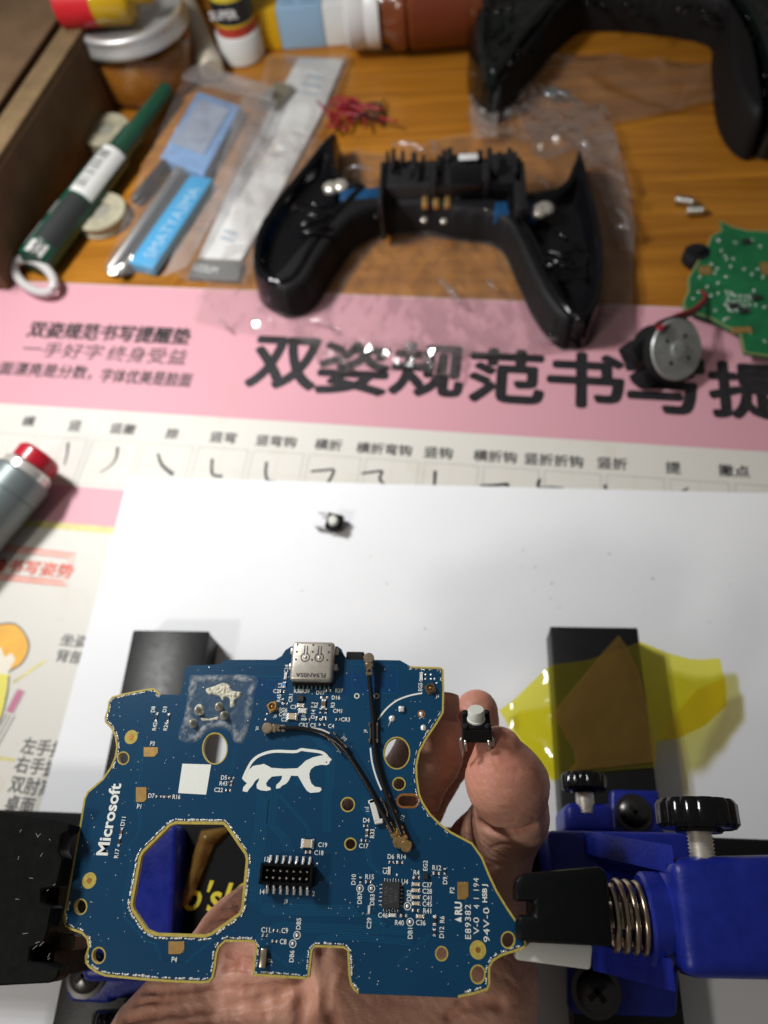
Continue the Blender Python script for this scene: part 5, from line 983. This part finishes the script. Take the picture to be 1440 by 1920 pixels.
bsheet('clear_sleeve', [(455, 180), (520, 190), (500, 250), (420, 380), (350, 500), (300, 520), (392, 370)], .0075, .0022, M_bagm, bagB, bulge=.002)
bm = bmesh.new(); a = P(520, 180, .004); box(bm, a, (.012, .018, .004), .0008, rot=Matrix.Rotation(-.45, 3, 'Z')); mk('olive_insert', bm, mat('olive_plastic', (.20, .18, .11), .4), bagB, angle=40)
# dark green tube of paste with barcode
a, b = P(64, 494, .0085), P(214, 298, .0088); L_ = (b - a).length; tb = thing('paste_tube', (a.lerp(b, .5).x, a.lerp(b, .5).y, 0), 'dark green paste tube with white barcode label and pointed nozzle', 'tube'); M = axisM(a, b) @ Matrix.Diagonal((.84, .84, 1, 1))
M_grn = mat('dark_green_label', (.006, .075, .045), .3, coat=.2); bm = bmesh.new()
lathe(bm, [(0, 0), (.0085, 0), (.0098, .0015), (.0098, L_), (.0090, L_ + .002), (.0074, L_ + .004), (.0070, L_ + .020), (.0058, L_ + .023), (.0050, L_ + .058), (0, L_ + .059)], M, 40); body = mk('tube_body', bm, M_grn, tb, angle=40)
def lab(name, t0, t1, a0, a1, m, r=.0100, par=None):
    b_ = bmesh.new(); g = []
    for i in range(2): g.append([b_.verts.new(M @ Vector((r * math.cos(a0 + (a1 - a0) * k / 12), r * math.sin(a0 + (a1 - a0) * k / 12), L_ * (t0, t1)[i]))) for k in range(13)])
    for k in range(12): b_.faces.new((g[0][k], g[0][k + 1], g[1][k + 1], g[1][k]))
    return mk(name, b_, m, par or body, smooth=True)
# M: x = up x z (sideways), y = z x x (upwards); pi/2 faces up
L1 = lab('barcode_label', .55, 1.0, 1.35, 2.85, mat('label_white', (.74, .74, .72), .45)); random.seed(9)
for k in range(17):
    t = .60 + k * .021; lab('barcode_bar', t, t + random.choice((.005, .008, .013)), 1.45, 2.05, M_ink, .01006, L1)
lab('black_patch', .12, .53, 1.45, 2.85, mat('label_black', (.03, .032, .034), .45)); lab('silver_patch', .33, .45, .55, 1.30, mat('label_silver', (.40, .40, .40), .35, .5)); lab('silver_patch', .06, .26, .55, 1.2, bpy.data.materials['label_silver'])
lab('white_patch', .0, .10, 1.5, 2.5, mat('label_white2', (.6, .6, .58), .45))
for k, (t, s_) in enumerate(((.05, 'SGS'),)):
    q_ = M @ Vector((-.0045, .0091, L_ * t)); text('label_print', s_, frameM(q_, (b - a), M.to_3x3() @ Vector((-1, -.5, 0))), M_ink, body, height=.004, bold=.03)
bm = bmesh.new(); c0 = P(64, 517, .006); ax_ = Vector((1, -.75, 0)).normalized(); ay_ = Vector((.75, 1, 0)).normalized()
tube(bm, [c0 + ax_ * .0145 * math.cos(t) + ay_ * .0058 * math.sin(t) + Vector((0, 0, .0022 * math.sin(t))) for t in np.linspace(0, 2 * pi, 37)], .0022, 12, False); tag(mk('plastic_ring', bm, mat('milky_plastic', (.74, .72, .71), .22, trans=.3, spec=.5), smooth=True), 'milky translucent oval plastic ring at the end of the green tube', 'ring')
# cream tape rolls under the tube
for (x, y, r, lbl) in ((205, 262, .013, 'cream roll of desoldering braid just below the glass jar'), (196, 415, .013, 'cream roll of desoldering braid half hidden under the green tube')):
    c = P(x, y, 0); o = thing('braid_roll', c, lbl, 'roll', 'small cream rolls beside the green tube'); bm = bmesh.new(); lathe(bm, [(r * .45, .0002), (r, .0002), (r * 1.04, .001), (r, .002), (r * .97, .0022), (r * .97, .0052), (r, .0054), (r * 1.04, .006), (r, .0068), (r * .45, .0068), (r * .45, .0002)], Matrix.Translation(c), 36); mk('spool', bm, mat('cream_spool', (.42, .39, .28), .45, var=.2, vscale=200), o, angle=40)
    bm = bmesh.new(); lathe(bm, [(r * .44, .0060), (r * .2, .0064), (0, .0064)], Matrix.Translation(c), 24); mk('hub', bm, mat('spool_hub', (.30, .29, .24), .4), o, smooth=True)
# tangle of red wires
M_rw = mat('red_wire', (.30, .012, .025), .35); M_kw = mat('black_wire', (.02, .02, .02), .35); random.seed(21)
for k in range(5):
    pts = [P(640 + random.uniform(-45, 95) * (0.5 + .1 * j), 218 + random.uniform(-34, 26), .0012 + random.uniform(0, .006)) for j in range(7)]
    bm = bmesh.new(); tube(bm, catmull(pts, 8), .0006, 8); tag(mk('thin_wire', bm, M_kw if k == 4 else M_rw, smooth=True), 'loose curled black wire among the red wires' if k == 4 else ('longest', 'topmost', 'lowest', 'rightmost')[k] + ' thin red wire of the loose tangle above the bagged housing', 'wire', 'loose wires behind the bagged controller' )

# ============================================================ opened controller housing in its clear bag
M_matte = mat('matte_charcoal_plastic', (.009, .0085, .009), .55, spec=.2, bump=.00004, bscale=1500)
def shell_obj(name, loc, label, outl, rimpoly, z_top, par_fn=None):
    o = thing(name, loc, label, 'controller housing'); return o
ctl = thing('controller_housing', P(800, 470, 0), 'opened black game controller housing inside a clear plastic bag', 'controller housing')
ZS = .020
LG = [(636, 268), (622, 290), (585, 335), (540, 392), (500, 448), (482, 492), (478, 528), (487, 556), (512, 576), (545, 580), (575, 560), (602, 515), (640, 455), (690, 405), (700, 388), (668, 378), (648, 360), (641, 320)]
RG = [(1080, 303), (1072, 322), (1060, 352), (1042, 386), (1000, 402), (945, 402), (940, 440), (965, 490), (1000, 560), (1032, 612), (1062, 640), (1096, 642), (1122, 612), (1132, 545), (1126, 470), (1112, 405), (1095, 345)]
def dome(pts, zr, hgt, R_, amp=.0012, dish=.0):
    q = catmull(PL(pts, zr), 4, True)
    def fz(x, y, d_): 
        t = min(1, d_ / R_); return .0012 + hgt * math.sqrt(max(0, 1 - (1 - t) ** 2)) - dish * max(0, min(1, (d_ - R_ * .7) / (R_ * 1.0))) + amp * ns(x, y, 0, 70) * t
    return puff(q, .0017, fz)
for nm, pts in (('left_grip', LG), ('right_grip', RG)):
    v, f = dome(pts, .005, .020, .0050, .0010, .010); g_ = mkd('grip_shell', v, f, M_blkgloss, ctl, smooth=True)
    random.seed(len(nm))
    cc = [sum(p[0] for p in pts) / len(pts), sum(p[1] for p in pts) / len(pts)]
    for k in range(5):                               # moulded ribs inside the grip
        t0, t1 = random.uniform(-70, 60), random.uniform(-60, 70); a = P(cc[0] - 22 + random.uniform(-12, 12), cc[1] + t0 * .9, .020); b = P(cc[0] + 24 + random.uniform(-12, 12), cc[1] + t0 * .9 + random.uniform(-25, 25), .020); bm = bmesh.new(); tube(bm, [a, a.lerp(b, .5), b], .0011, 8); mk('moulded_rib', bm, M_blkgloss, g_, smooth=True)
RIM = [(505, 560), (520, 578), (552, 582), (590, 560), (618, 512), (655, 462), (690, 436), (730, 424), (800, 426), (862, 436), (912, 442), (945, 462), (972, 520), (1000, 580), (1032, 624), (1060, 642), (1076, 628), (1062, 588), (1030, 520), (1000, 462), (965, 420), (940, 408), (920, 400), (840, 388), (740, 380), (690, 384), (650, 402), (610, 440), (568, 490), (530, 535)]
v, f = dome(RIM, .006, .0165, .0035, .0002); mkd('matte_rim', v, f, M_matte, ctl, smooth=True)
for x, y in ((706, 405), (795, 412), (832, 414)):
    c = P(x, y, .0185); bm = bmesh.new(); lathe(bm, [(0, 0), (.0016, 0), (.0016, .0008), (.0012, .0012), (0, .0013)], Matrix.Translation(c - Vector((0, 0, .0006))), 14); mk('rim_screw', bm, M_blkgloss if x == 706 else M_steel, ctl, smooth=True)
# battery bay block
def cbox(name, x0, y0, x1, y1, z0, z1, m, bev=.001, par=ctl):
    a, b = P(x0, y1, z1), P(x1, y0, z1); c = (a + b) / 2; bm = bmesh.new(); box(bm, (c.x, c.y, (z0 + z1) / 2), (b.x - a.x, b.y - a.y, z1 - z0), bev); return mk(name, bm, m, par, angle=40)
M_bay = mat('bay_black', (.012, .012, .013), .35, bump=.0002, bscale=300)
bay = cbox('battery_bay', 712, 292, 978, 352, .004, .024, M_bay); cbox('bay_floor', 716, 345, 982, 384, .004, .0155, M_bay)
cbox('bay_wall', 708, 300, 722, 380, .004, .026, M_bay, par=bay); cbox('bay_wall', 966, 300, 984, 392, .004, .024, M_bay, par=bay); cbox('bay_cover', 845, 306, 905, 345, .022, .0275, M_blkgloss, par=bay)
random.seed(4)
for k in range(26):
    x = 722 + k * 9.6; y = 282 + random.uniform(-8, 22); cbox('bay_rib', x, y, x + random.uniform(7, 14), y + random.uniform(14, 40), .012, .026 + random.uniform(-.002, .003), M_bay, .0006, bay)
lb3 = cbox('white_sticker', 860, 287, 896, 300, .0276, .0280, mat('sticker_white', (.6, .6, .6), .4), .0001, bay)
for x in (797, 818, 839): cbox('gold_contact', x - 6, 362, x + 6, 384, .0155, .0185, M_gold, .0006)
for x, y in ((725, 372), (770, 370), (868, 376), (914, 388), (962, 400)):
    c = P(x, y, .0175); bm = bmesh.new(); lathe(bm, [(0, 0), (.0024, 0), (.0024, .0012), (.0018, .002), (0, .0021)], Matrix.Translation(c - Vector((0, 0, .002))), 16); mk('bay_screw', bm, M_steel, ctl, smooth=True)
cbox('blue_board_piece', 636, 350, 714, 374, .006, .0180, mat('small_blue_board', (.006, .05, .13), .35, var=.4, vscale=300)); cbox('blue_board_piece', 926, 374, 1004, 404, .006, .0180, bpy.data.materials['small_blue_board'])
for x, y in ((622, 356), (640, 352), (1022, 395), (1010, 400)):
    c = P(x, y, .0165); bm = bmesh.new(); lathe(bm, [(0, 0), (.004, 0), (.004, .002), (.002, .003), (0, .003)], Matrix.Translation(c), 16); mk('metal_contact', bm, M_steel, ctl, smooth=True)
# clear bag around it
M_cb = film_mat('clear_crinkled_bag', (.97, .96, .96), .085, 1.0, .06, 1.55, (.85, .80, .80))
cb = thing('plastic_bag', P(1000, 300, 0), 'crinkled clear plastic bag spread beneath the opened controller housing', 'plastic bag')
def crink(name, pts, z0, amp, sc, m=M_cb, step=.0030):
    q = resample(PL(pts, z0), .003)
    def fz(x, y, d_):
        r1 = 1 - abs(mnoise.noise(Vector((x * sc, y * sc * .8, 1.3)))) ; r2 = 1 - abs(mnoise.noise(Vector((x * sc * 2.1 + 5, y * sc * 2.4, 4.1))))
        return max(.0012, z0 + .6 * amp * (r1 ** 4) + amp * .35 * (r2 ** 4) + amp * .30 * fb(x, y, 2, sc * 3.5, 3))
    v, f = puff(q, step, fz); return mkd(name, v, f, m, cb, smooth=False)
crink('bag_film', [(468, 244), (560, 250), (640, 285), (730, 292), (820, 262), (900, 250), (960, 240), (1080, 225), (1142, 232), (1170, 330), (1186, 420), (1184, 640), (1100, 655), (980, 668), (860, 672), (700, 655), (560, 640), (430, 622), (362, 604), (372, 560), (420, 480), (440, 400), (452, 320)], .0014, .0032, 26)
crink('bag_fold', [(870, 225), (900, 180), (940, 175), (1010, 160), (1140, 220), (1160, 300), (1100, 320), (1070, 290), (1010, 300), (990, 280), (930, 270)], .003, .006, 40)
crink('bag_fold', [(1020, 250), (1150, 262), (1186, 380), (1188, 480), (1160, 470), (1120, 360), (1075, 290)], .003, .0065, 40)
crink('bag_fold', [(560, 640), (700, 640), (880, 650), (860, 720), (800, 700), (760, 690), (640, 705), (600, 690)], .0018, .0055, 70)
for k, (pl_) in enumerate(([(880, 180), (940, 170), (930, 262), (885, 268)],)):
    crink('bag_strip', pl_, .0045, .004, 60, film_mat('bag_strip_milky', (.95, .93, .93), .28, .9, .15, 1.5, (.85, .78, .76)))
random.seed(17)
for (x0, y0, x1, y1, z_, r_) in ((730, 272, 800, 284, .012, .0016), (806, 262, 812, 290, .012, .0012), (642, 318, 700, 322, .010, .0013), (820, 520, 866, 572, .006, .0016), (920, 520, 932, 545, .006, .0011), (756, 640, 776, 668, .005, .0022), (790, 660, 812, 690, .004, .0012), (1040, 250, 1090, 240, .012, .0013), (1085, 268, 1108, 286, .012, .0014), (1010, 335, 1030, 352, .012, .0016), (1140, 320, 1172, 345, .010, .0013), (1155, 390, 1180, 436, .008, .0013), (1150, 425, 1176, 428, .008, .0016), (1165, 360, 1180, 372, .010, .0012), (625, 660, 655, 690, .004, .0010), (415, 605, 432, 620, .004, .0012), (560, 600, 640, 625, .003, .0009), (1000, 640, 1090, 648, .003, .0009)):
    a, b = P(x0, y0, z_), P(x1, y1, z_); m_ = a.lerp(b, .5) + Vector((random.uniform(-.002, .002), random.uniform(-.002, .002), .0015)); bm = bmesh.new(); q_ = catmull([a, m_, b], 5); tube(bm, q_, [r_ * (.15 + .85 * math.sin(pi * k / (len(q_) - 1))) for k in range(len(q_))], 10); mk('film_crease', bm, M_cb, cb, smooth=True)
# second black controller housing, top right
ct2 = thing('controller_housing', P(1180, 40, 0), 'black controller housing cut off by the top right corner', 'controller housing')
G1 = [(905, -60), (888, 40), (876, 120), (878, 165), (892, 200), (916, 222), (940, 214), (964, 184), (1000, 132), (1050, 74), (1090, 42), (1200, 44), (1330, 62), (1372, 110), (1400, 200), (1408, 262), (1425, 286), (1470, 280), (1500, 180), (1500, 40), (1460, -60), (1300, -130), (1040, -130)]
v, f = dome(G1, .004, .027, .008, .0014, .010); g_ = mkd('shell', v, f, mat('smoky_gloss_plastic', (.004, .007, .006), .10, spec=.5, bump=.0003, bscale=160), ct2, smooth=True)
RM2 = [(918, 222), (945, 212), (985, 158), (1040, 90), (1084, 54), (1110, 48), (1200, 52), (1325, 74), (1336, 120), (1340, 180), (1352, 240), (1382, 282), (1412, 286), (1410, 240), (1394, 150), (1362, 86), (1334, 58), (1200, 36), (1085, 34), (1040, 62), (980, 138), (936, 200)]
v, f = dome(RM2, .004, .024, .004, .0002); mkd('matte_rim', v, f, M_matte, ct2, smooth=True)
random.seed(8)
for k in range(34):
    x = random.choice((random.uniform(900, 960), random.uniform(1390, 1440), random.uniform(1080, 1340))); y = random.uniform(0, 34) if 1050 < x < 1360 else random.uniform(10, 170); c = P(x, y, .022); bm = bmesh.new(); tube(bm, [c, c + Vector((random.uniform(-.009, .009), random.uniform(-.009, .009), .001))], random.uniform(.0006, .0014), 8); mk('moulded_rib', bm, M_blkgloss, g_, smooth=True)
bm = bmesh.new(); c = P(1050, 176, .003); 
for k in range(6): box(bm, c + Vector((random.uniform(-.007, .009), random.uniform(-.004, .004), random.uniform(0, .003))), (.006, .003, .0012), .0004, rot=Matrix.Rotation(random.uniform(-1, 1), 3, 'Z'))
tag(mk('foil_scrap', bm, mat('crumpled_foil', (.35, .38, .40), .2, .8), smooth=True), 'small crumpled grey foil scrap under the top right housing', 'foil scrap')
cb2 = thing('plastic_film', P(1150, 150, 0), 'clear plastic film lying below the top right controller housing', 'plastic film'); 
q = resample(PL([(955, 165), (1000, 110), (1120, 100), (1330, 120), (1340, 190), (1250, 215), (1100, 240), (990, 260)], .002), .003); v, f = puff(q, .0026, lambda x, y, d_: .0012 + .003 * (1 - abs(mnoise.noise(Vector((x * 40, y * 36, 7.3))))) ** 4); mkd('film', v, f, M_cb, cb2, smooth=True)
# two small springs on the desk
M_spr = mat('bright_spring_steel', (.72, .70, .66), .22, 1.0)
for (p, q_, lbl) in (((1266, 374), (1300, 379), 'small bright coil spring on the desk, the farther of two'), ((1288, 396), (1318, 394), 'small bright coil spring on the desk, the nearer of two')):
    a, b = P(*p, .0024), P(*q_, .0024); M = axisM(a, b); L_ = (b - a).length; bm = bmesh.new(); tube(bm, [M @ Vector((.0019 * math.cos(t * 2 * pi / 14), .0019 * math.sin(t * 2 * pi / 14), L_ * t / 126)) for t in range(127)], .00042, 6); tag(mk('coil_spring', bm, M_spr, smooth=True), lbl, 'spring', 'small springs on the desk')
# green circuit board
gp = thing('circuit_board', P(1400, 540, .003), 'green circuit board lying at the right edge of the desk', 'circuit board'); GZ = .0062
GO = [(1350, 413), (1372, 424), (1400, 431), (1440, 433), (1560, 440), (1560, 690), (1500, 672), (1440, 668), (1396, 662), (1390, 640), (1388, 628), (1360, 612), (1330, 596), (1305, 588), (1284, 580), (1280, 566), (1290, 545), (1290, 520), (1305, 495), (1325, 462), (1333, 442), (1352, 432)]
M_gpcb = mat('green_solder_mask', (.010, .135, .048), .32, var=.25, vscale=90); bm = bmesh.new(); prism(bm, PL(GO, GZ), GZ - .0014, GZ, .0001, 1); mk('board', bm, M_gpcb, gp)
q = PL(GO, GZ); bm = bmesh.new(); ribbon(bm, inset(q, .0003), .0006, GZ + .00004, True); mk('edge_rim', bm, mat('olive_rim', (.30, .30, .12), .4), gp)
random.seed(12); cl = [(1345, 450), (1352, 470), (1360, 480), (1375, 485), (1320, 505), (1340, 512), (1312, 520), (1370, 500), (1395, 505), (1410, 450), (1425, 462), (1300, 560), (1310, 548), (1420, 505), (1430, 520)] + [(1365 + 8 * (i % 6) + random.uniform(-2, 2), 555 + 9 * (i // 6) + random.uniform(-2, 2)) for i in range(24)] + [(random.uniform(1320, 1436), random.uniform(450, 640)) for _ in range(30)]
for x, y in cl:
    if not inside((x, y), GO): continue
    c = P(x, y, GZ); link('solder_joint', BEADS[random.randrange(7)], gp, Matrix.Translation(c) @ Matrix.Rotation(random.uniform(0, 3), 4, 'Z') @ Matrix.Diagonal((.0014, .0010, .0010, 1)))
for x, y, w_, h_ in ((1322, 508, .005, .005), (1390, 620, .008, .003), (1436, 505, .004, .007)):
    c = P(x, y, GZ); bm = bmesh.new(); box(bm, c + Vector((0, 0, .0003)), (w_, h_, .0008), .0002); mk('gold_pad', bm, M_gold, gp)
for x, y in ((1398, 455), (1375, 575), (1395, 585), (1418, 560)):
    c = P(x, y, GZ); bm = bmesh.new(); box(bm, c + Vector((0, 0, .0006)), (.0034, .0026, .0014), .0002); mk('chip_component', bm, M_chipblk, gp)
for k in range(4):
    c = P(1410 + (k - 2) * 16, 520, 0); 
    if k in (0, 3): bm = bmesh.new(); box(bm, (c.x, c.y, .0024), (.006, .02, .0046), .0005); mk('underside_part', bm, M_blkmatte, gp)
bm = bmesh.new(); c = P(1302, 492, 0); lathe(bm, [(0, .0002), (.0052, .0002), (.0060, .001), (.0060, .0052), (.0050, .0064), (.0024, .0066), (.0022, .0085), (0, .0087)], Matrix.Translation(c), 28); tag(mk('thumbstick_cap', bm, M_blkmatte, angle=40), 'small round black part tucked against the green circuit board', 'cap')
# vibration motor with red lead
c = P(1266, 656, .0135); fd = Vector((.42, -.52, .74)).normalized(); M = axisM(c - fd * .008, c); mo = thing('vibration_motor', (c.x, c.y, .0006), 'round grey and black vibration motor standing on the pink band', 'motor')
bm = bmesh.new(); lathe(bm, [(0, -.006), (.0105, -.006), (.0112, -.005), (.0112, .004), (.0128, .0045), (.0132, .0078), (.0126, .0084), (.0120, .0084)], M, 44); mk('motor_case', bm, M_blkmatte, mo, angle=40)
bm = bmesh.new(); lathe(bm, [(.0122, .0086), (.0118, .0094), (.0035, .0097), (.0033, .0106), (.0018, .0108), (0, .0108)], M, 44); fc = mk('metal_face', bm, mat('dull_zinc', (.36, .38, .37), .42, .45, var=.2, vscale=200), mo, angle=35)
for k in range(4):
    bm = bmesh.new(); t = k * pi / 2 + .5; q_ = M @ Vector((.0062 * math.cos(t), .0062 * math.sin(t), .0097)); bmesh.ops.create_circle(bm, cap_ends=True, segments=12, radius=.0009, matrix=M.to_3x3().to_4x4()); bmesh.ops.translate(bm, verts=bm.verts, vec=q_); mk('face_hole', bm, M_dk, fc)
for t in (2.6, 3.6):
    bm = bmesh.new(); q_ = M @ Vector((.0125 * math.cos(t), .0125 * math.sin(t), -.001)); box(bm, q_, (.008, .007, .009), .001, rot=M.to_3x3()); mk('case_lug', bm, M_blkmatte, mo, angle=40)
for k, (m_, off) in enumerate(((M_rw, 0), (M_kw, 5), (M_rw, -4))):
    bm = bmesh.new(); tube(bm, catmull([P(1236 + off, 620 + off, .022), P(1262, 598 + off, .020), P(1292, 587 + off, .014), P(1312, 574 + off, .010), P(1322, 560 + off, .0075), P(1315, 545, GZ + .0005)], 6), .0007, 8); mk('lead_wire', bm, m_, mo, smooth=True)
# grey metal tube with red end, left
a, b = P(-120, 1085, .012), P(42, 895, .0135); L_ = (b - a).length; M = axisM(a, b); tl = thing('metal_tool', (a.lerp(b, .5).x, a.lerp(b, .5).y, .0006), 'grey metal tube tool with white and red end entering at the left', 'tool')
bm = bmesh.new(); lathe(bm, [(0, 0), (.0112, 0), (.0112, L_ - .0085), (.0110, L_ - .0083), (.0114, L_ - .0080), (.0114, L_), (.0106, L_ + .001), (0, L_ + .001)], M, 44); tbd = mk('metal_barrel', bm, mat('satin_grey_metal', (.17, .20, .205), .42, .35), tl, angle=35)
bm = bmesh.new(); lathe(bm, [(.0100, L_ + .0008), (.0100, L_ + .0040), (.0090, L_ + .0050), (0, L_ + .005)], M, 40); mk('white_collar', bm, mat('chrome_collar', (.66, .64, .60), .25, .5), tl, angle=35)
bm = bmesh.new(); lathe(bm, [(.0070, L_ + .0048), (.0086, L_ + .0056), (.0088, L_ + .0102), (.0076, L_ + .0117), (0, L_ + .0120)], M, 40); mk('red_end', bm, mat('red_plastic', (.40, .008, .022), .3, coat=.3), tl, angle=35)
bm = bmesh.new(); q_ = M @ Vector((-.0088, .004, L_ - .004)); bmesh.ops.create_icosphere(bm, subdivisions=2, radius=.0030, matrix=Matrix.Translation(M @ Vector((.0098, .0058, L_ - .005)))); mk('clip_rivet', bm, M_steel, tl, smooth=True)
# dust and crumbs on the paper
bm = bmesh.new(); random.seed(30)
for k in range(26):
    c = P(random.uniform(280, 1400), random.uniform(940, 1180), .0013); bmesh.ops.create_icosphere(bm, subdivisions=1, radius=random.uniform(.00008, .00032), matrix=Matrix.Translation(c))
tag(mk('paper_crumbs', bm, mat('grey_crumbs', (.35, .33, .30), .7)), 'scattered grey crumbs on the white paper', 'crumbs', kind='stuff')
